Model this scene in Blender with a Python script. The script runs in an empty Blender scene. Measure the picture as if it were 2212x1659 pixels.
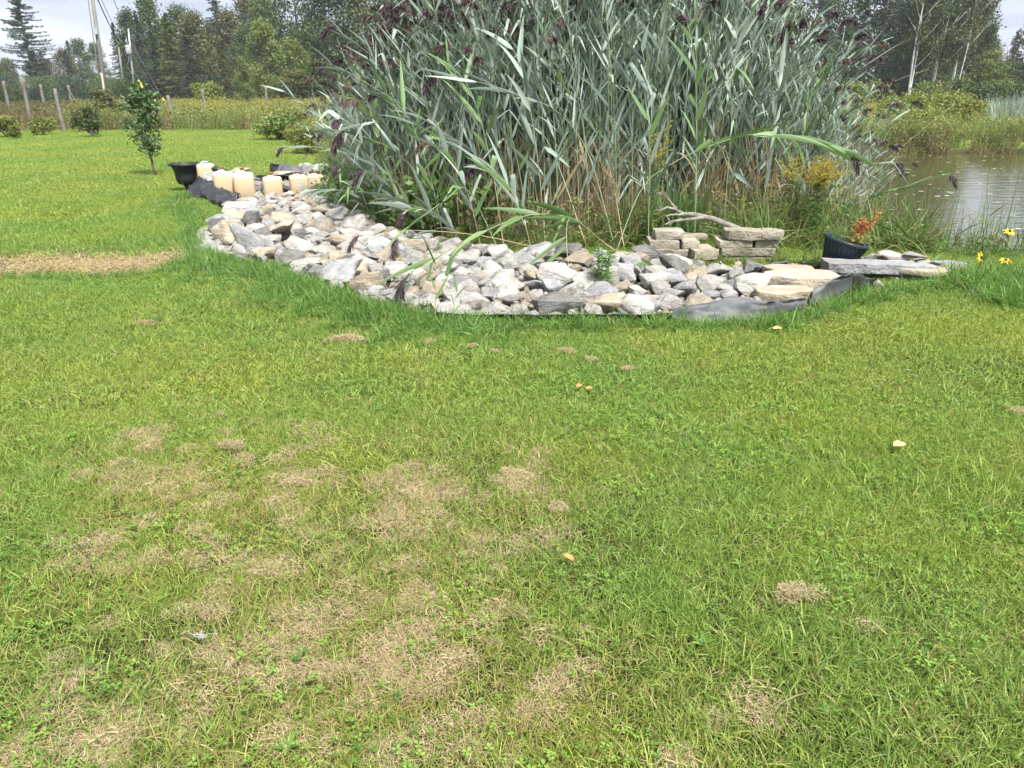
import bpy, bmesh, math, random
import numpy as np
from mathutils import Vector, Matrix, Euler, noise as mnoise
R = math.radians
rng = np.random.default_rng(7)
random.seed(7)
D = bpy.data
sc = bpy.context.scene
COL = sc.collection

# ------------------------------------------------------------------ camera, sky, sun, exposure
PITCH = R(21.2); CAMH = 1.6; FPX = 1639.0      # focal length in pixels of a 2212 px wide view
cam = D.cameras.new('camera'); co = D.objects.new('camera', cam); COL.objects.link(co)
co.location = (0, 0, CAMH); co.rotation_euler = (math.pi/2-PITCH, 0, 0)
cam.sensor_width = 36; cam.lens = 36*FPX/2212; cam.clip_end = 3000; cam.clip_start = 0.05
sc.camera = co
SUN_EL, SUN_AZ = R(58), R(148)                  # azimuth from +Y towards +X
w = D.worlds.new('World'); sc.world = w; w.use_nodes = True
nt = w.node_tree; nt.nodes.clear()
def N(nt, t, **k):
    n = nt.nodes.new(t)
    for a, b in k.items():
        if a == 'ins':
            for i, v in b.items(): n.inputs[i].default_value = v
        else: setattr(n, a, b)
    return n
L_ = lambda nt, a, b: nt.links.new(a, b)
sky = N(nt, 'ShaderNodeTexSky', sky_type='NISHITA', sun_disc=False, sun_elevation=SUN_EL, sun_rotation=SUN_AZ)
tc = N(nt, 'ShaderNodeTexCoord')
mp = N(nt, 'ShaderNodeMapping'); mp.inputs['Scale'].default_value = (1.0, 1.0, 5.0)
L_(nt, tc.outputs['Generated'], mp.inputs[0])
n1 = N(nt, 'ShaderNodeTexNoise', ins={'Scale': 3.2, 'Detail': 7.0, 'Roughness': .55}); L_(nt, mp.outputs[0], n1.inputs['Vector'])
r1 = N(nt, 'ShaderNodeValToRGB'); r1.color_ramp.elements[0].position = .36; r1.color_ramp.elements[1].position = .62
r1.color_ramp.elements[0].color = (1.9, 2.2, 2.75, 1); r1.color_ramp.elements[1].color = (3.6, 3.8, 4.2, 1)
L_(nt, n1.outputs[0], r1.inputs[0])
n2 = N(nt, 'ShaderNodeTexNoise', ins={'Scale': 2.0, 'Detail': 5.0}); L_(nt, mp.outputs[0], n2.inputs['Vector'])
r2 = N(nt, 'ShaderNodeValToRGB'); r2.color_ramp.elements[0].position = .30; r2.color_ramp.elements[1].position = .42
L_(nt, n2.outputs[0], r2.inputs[0])
mx = N(nt, 'ShaderNodeMixRGB'); L_(nt, r2.outputs[0], mx.inputs[0]); L_(nt, sky.outputs[0], mx.inputs[1]); L_(nt, r1.outputs[0], mx.inputs[2])
bg = N(nt, 'ShaderNodeBackground', ins={'Strength': 0.1}); out = N(nt, 'ShaderNodeOutputWorld')
L_(nt, mx.outputs[0], bg.inputs[0]); L_(nt, bg.outputs[0], out.inputs[0])
sl = D.lights.new('sun', 'SUN'); sl.energy = 3.1; sl.angle = R(10); sl.color = (1, .96, .9)
so = D.objects.new('sun', sl); COL.objects.link(so)
so.rotation_euler = Vector((math.sin(SUN_AZ)*math.cos(SUN_EL), math.cos(SUN_AZ)*math.cos(SUN_EL), math.sin(SUN_EL))).to_track_quat('Z', 'Y').to_euler()
sc.view_settings.view_transform = 'Standard'; sc.view_settings.look = 'None'
sc.view_settings.gamma = 1; sc.view_settings.use_curve_mapping = False
sc.view_settings.exposure = 1.58
cy = sc.cycles
cy.max_bounces = 4; cy.diffuse_bounces = 3; cy.glossy_bounces = 2; cy.transmission_bounces = 3; cy.transparent_max_bounces = 4
cy.caustics_reflective = False; cy.caustics_refractive = False
cy.use_adaptive_sampling = True; cy.adaptive_threshold = 0.02

# ------------------------------------------------------------------ picture -> place
CP, SP = math.cos(PITCH), math.sin(PITCH)
def ray(px, py):
    u = (px-1106)/FPX; v = (829.5-py)/FPX
    return np.array([u, CP+v*SP, -SP+v*CP])
def gp(px, py, z=0.0):
    d = ray(px, py); t = (z-CAMH)/d[2]; return Vector((d[0]*t, d[1]*t, z))
def at(px, py, Y):
    d = ray(px, py); t = Y/d[1]; return Vector((d[0]*t, Y, CAMH+d[2]*t))
def mpp(Y): return Y/(CP*FPX)*1.0              # metres per pixel, roughly, at ground distance Y

# ------------------------------------------------------------------ scene helpers
def tag(o, label=None, cat=None, group=None, kind=None):
    for k, v in (('label', label), ('category', cat), ('group', group), ('kind', kind)):
        if v: o[k] = v
    return o
def empty(name, loc=(0, 0, 0), rz=0, **k):
    o = D.objects.new(name, None); COL.objects.link(o); o.empty_display_size = .05
    o.location = loc; o.rotation_euler = (0, 0, rz); return tag(o, **k)
def link(name, me, parent=None, loc=(0, 0, 0), rot=(0, 0, 0), scale=(1, 1, 1), **k):
    o = D.objects.new(name, me); COL.objects.link(o)
    if parent: o.parent = parent
    o.location = loc; o.rotation_euler = rot; o.scale = scale
    return tag(o, **k)
def copy_tree(o, parent=None):
    c = o.copy(); COL.objects.link(c); c.parent = parent
    for ch in o.children: copy_tree(ch, c)
    return c
class MB:
    def __init__(s): s.v = []; s.f = []; s.m = []; s.t = []; s.n = 0
    def add(s, v, f, m=0, t=.5):
        v = np.asarray(v, float).reshape(-1, 3); k = s.n
        s.v.append(v)
        if isinstance(f, np.ndarray): s.f.append((f+k)); nf = len(f)
        else: s.f.append([tuple(i+k for i in q) for q in f]); nf = len(f)
        s.m.append(np.full(nf, m, int))
        s.t.append(np.full(len(v), t, float) if np.isscalar(t) else np.asarray(t, float))
        s.n += len(v)
    def mesh(s, name, mats, smooth=False):
        me = D.meshes.new(name)
        V = np.concatenate(s.v)
        loops = []; tot = []
        for f in s.f:
            if isinstance(f, np.ndarray): loops.append(f.ravel()); tot.append(np.full(len(f), f.shape[1]))
            elif f: loops.append(np.array([i for q in f for i in q])); tot.append(np.array([len(q) for q in f]))
        lp = np.concatenate(loops).astype(np.int32); tt = np.concatenate(tot).astype(np.int32)
        me.vertices.add(len(V)); me.vertices.foreach_set('co', V.ravel().astype(np.float32))
        me.loops.add(len(lp)); me.loops.foreach_set('vertex_index', lp)
        me.polygons.add(len(tt)); me.polygons.foreach_set('loop_start', np.concatenate([[0], np.cumsum(tt)[:-1]]).astype(np.int32))
        for m in (mats if isinstance(mats, (list, tuple)) else [mats]): me.materials.append(m)
        me.polygons.foreach_set('material_index', np.concatenate(s.m).astype(np.int32))
        a = me.attributes.new('tint', 'FLOAT', 'POINT'); a.data.foreach_set('value', np.concatenate(s.t).astype(np.float32))
        me.update(calc_edges=True); me.validate()
        me.polygons.foreach_set('use_smooth', np.full(len(me.polygons), smooth)); return me
def nrm(a): return a/(np.linalg.norm(a, axis=-1, keepdims=True)+1e-9)
def tube(mb, pts, rad, n=6, m=0, t=.5, cap=True):
    P = np.array([list(p) for p in pts], float); k = len(P)
    rad = np.full(k, rad) if np.isscalar(rad) else np.asarray(rad, float)
    T = nrm(np.gradient(P, axis=0)); ref = np.array([0.13, 0.27, 1.0])
    if abs(np.mean(T[:, 2])) > .8: ref = np.array([1.0, .2, 0.1])
    A = nrm(np.cross(T, ref)); B = np.cross(T, A)
    th = np.arange(n)*2*math.pi/n
    V = P[:, None]+rad[:, None, None]*(np.cos(th)[None, :, None]*A[:, None]+np.sin(th)[None, :, None]*B[:, None])
    q = []
    for i in range(k-1):
        for j in range(n): q.append((i*n+j, i*n+(j+1) % n, (i+1)*n+(j+1) % n, (i+1)*n+j))
    if cap: q.append(tuple(range(n))[::-1]); q.append(tuple((k-1)*n+j for j in range(n)))
    mb.add(V.reshape(-1, 3), q, m, t)
def lathe(mb, prof, n=32, m=0, c=(0, 0)):
    V = []; q = []
    for r_, z in prof:
        for j in range(n): a = 2*math.pi*j/n; V.append((c[0]+r_*math.cos(a), c[1]+r_*math.sin(a), z))
    for i in range(len(prof)-1):
        for j in range(n): q.append((i*n+j, i*n+(j+1) % n, (i+1)*n+(j+1) % n, (i+1)*n+j))
    mb.add(V, q, m)
def ribbons(mb, base, dirv, length, width, bend, S=3, m=0, t=None, side=None, prof=None):
    """many blades at once: base (N,3), dirv (N,3) unit, bend (N,3) displacement at the tip"""
    base = np.asarray(base, float); n = len(base)
    length = np.broadcast_to(length, n); width = np.broadcast_to(width, n)
    u = np.linspace(0, 1, S+1)
    c = base[:, None]+dirv[:, None]*(length[:, None]*u)[..., None]+bend[:, None]*(u**2)[None, :, None]
    if side is None:
        a = rng.uniform(0, 2*math.pi, n); side = np.stack([np.cos(a), np.sin(a), 0*a], 1)
        side = nrm(side-dirv*np.sum(side*dirv, 1, keepdims=True))
    wp = (1-u**1.6)*.93+.07 if prof is None else prof(u)
    off = side[:, None]*(width[:, None]*wp[None])[..., None]*.5
    V = np.stack([c-off, c+off], 2)
    idx = np.arange(n)[:, None]*(S+1)*2+np.arange(S)[None]*2
    q = np.stack([idx, idx+1, idx+3, idx+2], -1).reshape(-1, 4)
    t = rng.uniform(0, 1, n) if t is None else np.broadcast_to(t, n)
    mb.add(V.reshape(-1, 3), q, m, np.repeat(t, (S+1)*2))
LANCE = lambda u: np.clip(np.minimum(u/.22+.25, 1)*(1-u**2.2), .02, 1)
def diamonds(mb, c, size, nbias=None, m=0, t=None, asp=.5):
    """leaf-shaped quads scattered at c (N,3)"""
    n = len(c); size = np.broadcast_to(size, n)
    a = nrm(rng.normal(size=(n, 3)) + (0 if nbias is None else 0))
    nn = nrm(rng.normal(size=(n, 3))*.7+(np.array([0, 0, .6]) if nbias is None else nbias))
    a = nrm(np.cross(nn, a)); b = np.cross(nn, a)
    s = size[:, None]
    V = np.stack([c-a*s*.5, c+b*s*asp*.5-a*s*.08, c+a*s*.5, c-b*s*asp*.5-a*s*.08], 1)
    q = np.arange(n*4).reshape(n, 4)
    t = rng.uniform(0, 1, n) if t is None else t
    mb.add(V.reshape(-1, 3), q, m, np.repeat(t, 4))

# ------------------------------------------------------------------ materials
def newmat(name):
    m = D.materials.new(name); m.use_nodes = True; nt = m.node_tree; nt.nodes.clear()
    return m, nt, N(nt, 'ShaderNodeOutputMaterial')
def mixc(nt, f, a, b, bt='MIX'):
    n = N(nt, 'ShaderNodeMixRGB', blend_type=bt)
    for i, v in ((0, f), (1, a), (2, b)):
        if isinstance(v, bpy.types.NodeSocket): L_(nt, v, n.inputs[i])
        else: n.inputs[i].default_value = v if i == 0 else (*v, 1)
    return n.outputs[0]
def noise(nt, scale, detail=3, vec=None, rough=.5):
    n = N(nt, 'ShaderNodeTexNoise', ins={'Scale': scale, 'Detail': detail, 'Roughness': rough})
    if vec is not None: L_(nt, vec, n.inputs['Vector'])
    return n.outputs[0]
def ramp(nt, f, p0, p1, c0=(0, 0, 0), c1=(1, 1, 1)):
    r = N(nt, 'ShaderNodeValToRGB'); e = r.color_ramp.elements
    e[0].position = p0; e[1].position = p1; e[0].color = (*c0, 1); e[1].color = (*c1, 1); L_(nt, f, r.inputs[0]); return r.outputs[0]
def mth(nt, op, a, b=0.0):
    n = N(nt, 'ShaderNodeMath', operation=op)
    for i, v in ((0, a), (1, b)):
        if isinstance(v, bpy.types.NodeSocket): L_(nt, v, n.inputs[i])
        else: n.inputs[i].default_value = v
    return n.outputs[0]
def attr(nt, name, typ='GEOMETRY'):
    n = N(nt, 'ShaderNodeAttribute', attribute_name=name, attribute_type=typ); return n.outputs['Fac']
def objrand(nt): return N(nt, 'ShaderNodeObjectInfo').outputs['Random']
def leafshader(nt, out, col, rough=.5, tr=.3, spec=.4, trcol=None):
    p = N(nt, 'ShaderNodeBsdfPrincipled', ins={'Roughness': rough, 'Specular IOR Level': spec}); L_(nt, col, p.inputs['Base Color'])
    t = N(nt, 'ShaderNodeBsdfTranslucent'); L_(nt, mixc(nt, 1.0, col, (1.25, 1.3, .7), 'MULTIPLY'), t.inputs[0])
    s = N(nt, 'ShaderNodeMixShader', ins={0: tr}); L_(nt, p.outputs[0], s.inputs[1]); L_(nt, t.outputs[0], s.inputs[2]); L_(nt, s.outputs[0], out.inputs[0])
def leafmat(name, c1, c2, rough=.5, tr=.25, spec=.4, dead=None, deadp=0.0, vary=.35, nscale=0):
    m, nt, out = newmat(name); t = attr(nt, 'tint')
    col = mixc(nt, t, c1, c2)
    v = mth(nt, 'MULTIPLY_ADD', objrand(nt), vary); nt.nodes[-1].inputs[2].default_value = 1-vary/2
    if dead: col = mixc(nt, mth(nt, 'GREATER_THAN', t, 1-deadp), col, dead)
    g = N(nt, 'ShaderNodeCombineColor'); [L_(nt, v, g.inputs[i]) for i in range(3)]
    col = mixc(nt, 1.0, col, g.outputs[0], 'MULTIPLY')
    if nscale:
        gm = N(nt, 'ShaderNodeNewGeometry')
        col = mixc(nt, ramp(nt, noise(nt, nscale, 3, gm.outputs['Position']), .35, .65), col, mixc(nt, 1.0, col, (1.5, 1.25, .8), 'MULTIPLY'))
    leafshader(nt, out, col, rough, tr, spec); return m
def plain(name, col, rough=.6, spec=.4, metal=0, nscale=0, namt=.3, bump=0, coords='Object'):
    m, nt, out = newmat(name); p = N(nt, 'ShaderNodeBsdfPrincipled', ins={'Base Color': (*col, 1), 'Roughness': rough, 'Specular IOR Level': spec, 'Metallic': metal})
    L_(nt, p.outputs[0], out.inputs[0])
    if nscale:
        tcn = N(nt, 'ShaderNodeTexCoord').outputs[coords]; f = noise(nt, nscale, 5, tcn)
        L_(nt, mixc(nt, ramp(nt, f, .3, .7), tuple(c*(1-namt) for c in col), tuple(min(1, c*(1+namt)) for c in col)), p.inputs['Base Color'])
        if bump:
            b = N(nt, 'ShaderNodeBump', ins={'Strength': 1.0, 'Distance': bump}); L_(nt, f, b.inputs['Height']); L_(nt, b.outputs[0], p.inputs['Normal'])
    return m
def stonemat(name, a, b, stain=(.22, .15, .08), sa=.35):
    m, nt, out = newmat(name); p = N(nt, 'ShaderNodeBsdfPrincipled', ins={'Roughness': .85, 'Specular IOR Level': .25}); L_(nt, p.outputs[0], out.inputs[0])
    oi = N(nt, 'ShaderNodeObjectInfo'); tcn = N(nt, 'ShaderNodeTexCoord')
    va = N(nt, 'ShaderNodeVectorMath', operation='MULTIPLY_ADD'); L_(nt, oi.outputs['Random'], va.inputs[0]); va.inputs[1].default_value = (37, 17, 29); L_(nt, tcn.outputs['Object'], va.inputs[2])
    v = va.outputs[0]
    n1 = noise(nt, 3.0, 6, v, .6); c = mixc(nt, ramp(nt, n1, .35, .65), a, b)
    n2 = noise(nt, 1.3, 4, v, .6); c = mixc(nt, mth(nt, 'MULTIPLY', ramp(nt, n2, .52, .72), sa), c, stain)
    n3 = noise(nt, 22, 4, v, .7); c = mixc(nt, .35, c, ramp(nt, n3, .3, .75, (.35, .35, .35), (1, 1, 1)), 'MULTIPLY')
    mm = N(nt, 'ShaderNodeMapping'); mm.inputs['Scale'].default_value = (1.2, 1.2, 7); L_(nt, v, mm.inputs[0])
    n4 = noise(nt, 2.5, 5, mm.outputs[0], .6); c = mixc(nt, mth(nt, 'MULTIPLY', ramp(nt, n4, .58, .7), .18), c, tuple(x*.45 for x in a))
    g = mth(nt, 'MULTIPLY_ADD', oi.outputs['Random'], .35); nt.nodes[-1].inputs[2].default_value = .8
    k = N(nt, 'ShaderNodeCombineColor'); [L_(nt, g, k.inputs[i]) for i in range(3)]
    c = mixc(nt, 1.0, c, k.outputs[0], 'MULTIPLY'); L_(nt, c, p.inputs['Base Color'])
    h = mth(nt, 'ADD', mth(nt, 'MULTIPLY', n1, 1.0), mth(nt, 'ADD', mth(nt, 'MULTIPLY', n3, .3), mth(nt, 'MULTIPLY', n4, .2)))
    bb = N(nt, 'ShaderNodeBump', ins={'Strength': 1.0, 'Distance': .07}); L_(nt, h, bb.inputs['Height']); L_(nt, bb.outputs[0], p.inputs['Normal'])
    return m
M = {}
M['pale'] = stonemat('pale_limestone', (.50, .475, .43), (.69, .66, .61))
M['grey'] = stonemat('grey_limestone', (.38, .38, .385), (.55, .545, .54))
M['tan'] = stonemat('tan_limestone', (.45, .375, .27), (.61, .535, .42), sa=.5)
M['dark'] = stonemat('dark_grey_rock', (.21, .205, .20), (.34, .33, .31))
M['block'] = stonemat('weathered_block', (.31, .28, .215), (.45, .41, .325), stain=(.13, .12, .08), sa=.4)
M['flag'] = stonemat('blue_grey_flagstone', (.26, .26, .27), (.37, .37, .385))
M['liner'] = plain('sheen_greyed_pond_liner', (.085, .088, .095), .58, .5, nscale=5, namt=.35, bump=.003)  # sky sheen of the black liner put into a paler base colour
M['blackliner'] = plain('black_pond_liner', (.03, .031, .035), .36, .5, nscale=5, namt=.35, bump=.003)
M['fabric'] = plain('grey_landscape_fabric', (.30, .29, .27), .9, nscale=5, namt=.25, bump=.02)
M['bark'] = plain('grey_bark', (.14, .12, .10), .9, nscale=3, namt=.5, bump=.03)
M['birchbark'] = plain('white_birch_bark', (.55, .54, .50), .8, nscale=2.2, namt=.5, bump=.01)
M['drift'] = plain('bleached_driftwood', (.22, .20, .17), .9, nscale=14, namt=.4, bump=.01)
M['post'] = plain('weathered_post_wood', (.19, .17, .155), .9, nscale=4, namt=.35, bump=.02)
M['pole'] = plain('weathered_pole_wood', (.17, .175, .16), .9, nscale=2, namt=.25, bump=.01)
M['metal'] = plain('galvanised_metal', (.55, .57, .60), .4, .5, .4)
M['wire'] = plain('dark_wire', (.10, .10, .11), .6)
M['yellow'] = plain('yellow_plastic_guard', (.75, .55, .04), .5)
M['blackplastic'] = plain('black_plastic', (.022, .023, .026), .5, .4, nscale=6, namt=.3)
M['hose'] = plain('black_corrugated_hose', (.02, .02, .023), .4, .5)
M['orangeplant'] = leafmat('dried_orange_plume', (.40, .15, .06), (.52, .25, .11), .8, .3, vary=.1)
M['plume'] = leafmat('purple_reed_plume', (.038, .024, .030), (.12, .075, .09), .7, .15, vary=.5)
M['plume2'] = leafmat('brown_reed_plume', (.10, .065, .06), (.20, .14, .125), .8, .2, vary=.5)
M['reedleaf'] = leafmat('glaucous_reed_leaf', (.115, .175, .14), (.40, .47, .405), .5, .2, .3, vary=.5)
M['reedleaf_green'] = leafmat('green_reed_leaf', (.09, .17, .055), (.20, .31, .12), .45, .28, .4, vary=.3)
M['deadleaf'] = leafmat('dead_reed_leaf', (.30, .22, .12), (.50, .40, .25), .8, .25, vary=.3)
M['tallgrass'] = leafmat('tall_bright_grass', (.07, .165, .028), (.21, .35, .085), .5, .35, dead=(.40, .32, .15), deadp=.05, vary=.3)
M['wildgrass'] = leafmat('wild_rank_grass', (.075, .14, .03), (.21, .29, .08), .55, .3, dead=(.36, .28, .15), deadp=.16, vary=.4)
M['drygrass'] = leafmat('brown_dry_grass', (.13, .095, .05), (.28, .21, .11), .8, .25, vary=.4)
M['weedleaf'] = leafmat('broad_weed_leaf', (.07, .15, .03), (.17, .27, .07), .5, .3, vary=.3)
M['clover'] = leafmat('bright_clover_leaf', (.07, .17, .022), (.24, .38, .06), .5, .3, vary=.3)
M['straw'] = leafmat('tan_dry_clippings', (.26, .19, .10), (.58, .47, .30), .85, .2, vary=.2)
M['strawy'] = leafmat('yellow_dry_straw', (.36, .27, .12), (.60, .51, .23), .85, .25, vary=.2)
M['gold'] = leafmat('goldenrod_bloom', (.34, .27, .05), (.50, .41, .09), .8, .3, vary=.2)
M['susan'] = leafmat('yellow_petal', (.80, .50, .02), (.85, .60, .04), .6, .3, vary=.1)
M['susancore'] = plain('dark_flower_centre', (.03, .012, .008), .9)
M['sapling'] = leafmat('sapling_leaf', (.045, .095, .028), (.13, .20, .085), .45, .25, .5, vary=.1)
M['decid'] = leafmat('deciduous_leaf', (.034, .068, .028), (.092, .142, .050), .6, .25, vary=.35, nscale=.25)
M['light'] = leafmat('light_green_leaf', (.085, .135, .04), (.17, .23, .08), .6, .3, vary=.25, nscale=.3)
M['olive'] = leafmat('olive_brown_leaf', (.052, .066, .03), (.105, .122, .052), .7, .2, vary=.3, nscale=.3)
M['spruce'] = leafmat('dark_conifer_needle', (.020, .042, .024), (.045, .078, .042), .65, .1, vary=.35)
M['pine'] = leafmat('white_pine_needle', (.030, .065, .042), (.065, .11, .068), .6, .1, vary=.1)
M['shrub'] = leafmat('yellow_green_shrub_leaf', (.12, .15, .035), (.27, .29, .075), .6, .3, vary=.25)
M['iris'] = leafmat('iris_blade', (.08, .16, .05), (.17, .27, .10), .45, .25, vary=.1)
M['leafyellow'] = plain('fallen_yellow_leaf', (.62, .48, .18), .8, nscale=30, namt=.3)
M['leaforange'] = plain('fallen_orange_leaf', (.52, .24, .08), .8, nscale=30, namt=.3)
M['whitecord'] = plain('white_thread', (.36, .36, .36), .8)
# reed stem: tan at the foot, green above
m, nt, out = newmat('reed_stem'); tcn = N(nt, 'ShaderNodeTexCoord'); sx = N(nt, 'ShaderNodeSeparateXYZ'); L_(nt, tcn.outputs['Object'], sx.inputs[0])
c = mixc(nt, ramp(nt, mth(nt, 'ADD', sx.outputs[2], mth(nt, 'MULTIPLY', objrand(nt), .7)), .35, .9), (.42, .33, .19), (.24, .31, .18))
p = N(nt, 'ShaderNodeBsdfPrincipled', ins={'Roughness': .5}); L_(nt, c, p.inputs['Base Color']); L_(nt, p.outputs[0], out.inputs[0]); M['reedstem'] = m
# lawn blades
m, nt, out = newmat('lawn_blade'); t = attr(nt, 'tint'); dry = attr(nt, 'dry', 'INSTANCER'); gm = N(nt, 'ShaderNodeNewGeometry')
pos = gm.outputs['Position']
c = mixc(nt, t, (.11, .185, .032), (.39, .485, .125))
c = mixc(nt, ramp(nt, noise(nt, .9, 4, pos), .38, .62), c, mixc(nt, 1.0, c, (1.2, 1.06, .9), 'MULTIPLY'))
c = mixc(nt, ramp(nt, noise(nt, .35, 2, pos), .42, .6), c, mixc(nt, 1.0, c, (.8, .95, .9), 'MULTIPLY'))
t2 = N(nt, 'ShaderNodeMath', operation='FRACT'); L_(nt, mth(nt, 'MULTIPLY', t, 13.37), t2.inputs[0])
f = mth(nt, 'ADD', dry, mth(nt, 'MULTIPLY', mth(nt, 'SUBTRACT', noise(nt, 3.0, 3, pos), .5), .6))
c = mixc(nt, mth(nt, 'GREATER_THAN', f, t2.outputs[0]), c, mixc(nt, t, (.30, .24, .10), (.50, .42, .20)))
leafshader(nt, out, c, .5, .4, .4); M['lawn'] = m
# soil / lawn ground sheet; near colour darkened to deepen the shade between blades
m, nt, out = newmat('lawn_ground'); gm = N(nt, 'ShaderNodeNewGeometry'); pos = gm.outputs['Position']
c = mixc(nt, ramp(nt, noise(nt, 14, 6, pos, .7), .35, .65), (.030, .034, .012), (.075, .08, .028))
c = mixc(nt, ramp(nt, noise(nt, 1.1, 4, pos), .4, .62), c, (.06, .052, .028))
c = mixc(nt, ramp(nt, noise(nt, 60, 4, pos, .7), .45, .6), mixc(nt, 1.0, c, (.5, .5, .5), 'MULTIPLY'), c)
sx = N(nt, 'ShaderNodeSeparateXYZ'); L_(nt, pos, sx.inputs[0])
far = N(nt, 'ShaderNodeMapRange', ins={'From Min': 9, 'From Max': 24}); L_(nt, sx.outputs[1], far.inputs[0])
c = mixc(nt, far.outputs[0], c, mixc(nt, ramp(nt, noise(nt, .6, 6, pos, .6), .35, .65), (.17, .235, .05), (.25, .31, .085)))
far2 = N(nt, 'ShaderNodeMapRange', ins={'From Min': 34, 'From Max': 38}); L_(nt, sx.outputs[1], far2.inputs[0])
c = mixc(nt, far2.outputs[0], c, (.10, .10, .035))
mud = N(nt, 'ShaderNodeMapRange', ins={'From Min': -.08, 'From Max': -.3}); L_(nt, sx.outputs[2], mud.inputs[0])
c = mixc(nt, mud.outputs[0], c, (.07, .055, .03))
p = N(nt, 'ShaderNodeBsdfPrincipled', ins={'Roughness': .95, 'Specular IOR Level': .1}); L_(nt, c, p.inputs['Base Color']); L_(nt, p.outputs[0], out.inputs[0])
b = N(nt, 'ShaderNodeBump', ins={'Strength': 1.0, 'Distance': .03}); L_(nt, noise(nt, 30, 5, pos, .7), b.inputs['Height']); L_(nt, b.outputs[0], p.inputs['Normal']); M['ground'] = m
# water
m, nt, out = newmat('pond_water'); gm = N(nt, 'ShaderNodeNewGeometry'); mpn = N(nt, 'ShaderNodeMapping'); mpn.inputs['Scale'].default_value = (.8, 2.6, 1); L_(nt, gm.outputs['Position'], mpn.inputs[0])
p = N(nt, 'ShaderNodeBsdfPrincipled', ins={'Base Color': (.06, .057, .022, 1), 'Roughness': .03, 'IOR': 1.5, 'Specular IOR Level': .5})
b = N(nt, 'ShaderNodeBump', ins={'Strength': .5, 'Distance': .02}); L_(nt, mth(nt, 'ADD', noise(nt, 2.2, 4, mpn.outputs[0]), mth(nt, 'MULTIPLY', noise(nt, .5, 2, mpn.outputs[0]), 1.0)), b.inputs['Height'])
L_(nt, b.outputs[0], p.inputs['Normal']); L_(nt, p.outputs[0], out.inputs[0]); M['water'] = m
# jug plastic: cloudy white above the liquid, tan below
m, nt, out = newmat('cloudy_jug_plastic'); tcn = N(nt, 'ShaderNodeTexCoord'); sx = N(nt, 'ShaderNodeSeparateXYZ'); L_(nt, tcn.outputs['Object'], sx.inputs[0])
lv = mth(nt, 'MULTIPLY_ADD', objrand(nt), .05); nt.nodes[-1].inputs[2].default_value = .285
mr = N(nt, 'ShaderNodeMapRange', ins={'From Min': 0.0, 'From Max': .012}); L_(nt, mth(nt, 'SUBTRACT', sx.outputs[2], lv), mr.inputs[0])
gr = N(nt, 'ShaderNodeMapRange', ins={'From Min': .0, 'From Max': .3}); L_(nt, sx.outputs[2], gr.inputs[0])
c = mixc(nt, gr.outputs[0], (.68, .52, .33), (.77, .65, .45)); c = mixc(nt, mr.outputs[0], c, (.78, .76, .68))
p = N(nt, 'ShaderNodeBsdfPrincipled', ins={'Roughness': .4, 'Subsurface Weight': 0.0}); L_(nt, c, p.inputs['Base Color'])
tt_ = N(nt, 'ShaderNodeBsdfTranslucent'); L_(nt, c, tt_.inputs[0]); s = N(nt, 'ShaderNodeMixShader', ins={0: .3}); L_(nt, p.outputs[0], s.inputs[1]); L_(nt, tt_.outputs[0], s.inputs[2]); L_(nt, s.outputs[0], out.inputs[0]); M['jug'] = m
M['cap'] = plain('rusty_brown_cap', (.30, .15, .06), .7)
M['capblue'] = plain('pale_blue_cap', (.45, .48, .68), .5)
m, nt, out = newmat('printed_jug_label'); tcn = N(nt, 'ShaderNodeTexCoord'); mpn = N(nt, 'ShaderNodeMapping'); mpn.inputs['Scale'].default_value = (1, 1, 5); L_(nt, tcn.outputs['Object'], mpn.inputs[0])
c = mixc(nt, ramp(nt, noise(nt, 18, 3, mpn.outputs[0]), .45, .55), (.30, .36, .42), (.62, .64, .62)); p = N(nt, 'ShaderNodeBsdfPrincipled', ins={'Roughness': .6}); L_(nt, c, p.inputs['Base Color']); L_(nt, p.outputs[0], out.inputs[0]); M['label'] = m

# ------------------------------------------------------------------ terrain
POND = np.array([(4.2, 9.4), (4.8, 8.5), (6.0, 8.15), (8.5, 7.9), (14, 7.6), (30, 10), (42, 20), (45, 26.5), (30, 26.8), (20, 26.2), (13, 25.6), (8, 24.5), (3, 22), (0, 18), (1.5, 15.0), (4.6, 13.2), (5.2, 11.2)])
POOL = np.array([(24, 52), (36, 50), (48, 53), (50, 60), (38, 64), (27, 60)])
def inpoly(P, x, y):
    x = np.asarray(x, float); y = np.asarray(y, float); r = np.zeros(x.shape, bool); j = len(P)-1
    for i in range(len(P)):
        xi, yi = P[i]; xj, yj = P[j]
        r ^= ((yi > y) != (yj > y)) & (x < (xj-xi)*(y-yi)/((yj-yi) if yj != yi else 1e-9)+xi); j = i
    return r
def pdist(P, x, y):
    x = np.asarray(x, float); y = np.asarray(y, float); d = np.full(x.shape, 1e9); j = len(P)-1
    for i in range(len(P)):
        a = P[j]; b = P[i]; ab = b-a; t = np.clip(((x-a[0])*ab[0]+(y-a[1])*ab[1])/(ab@ab), 0, 1)
        d = np.minimum(d, np.hypot(x-a[0]-t*ab[0], y-a[1]-t*ab[1])); j = i
    return np.where(inpoly(P, x, y), -d, d)
WATER = -.33
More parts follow.
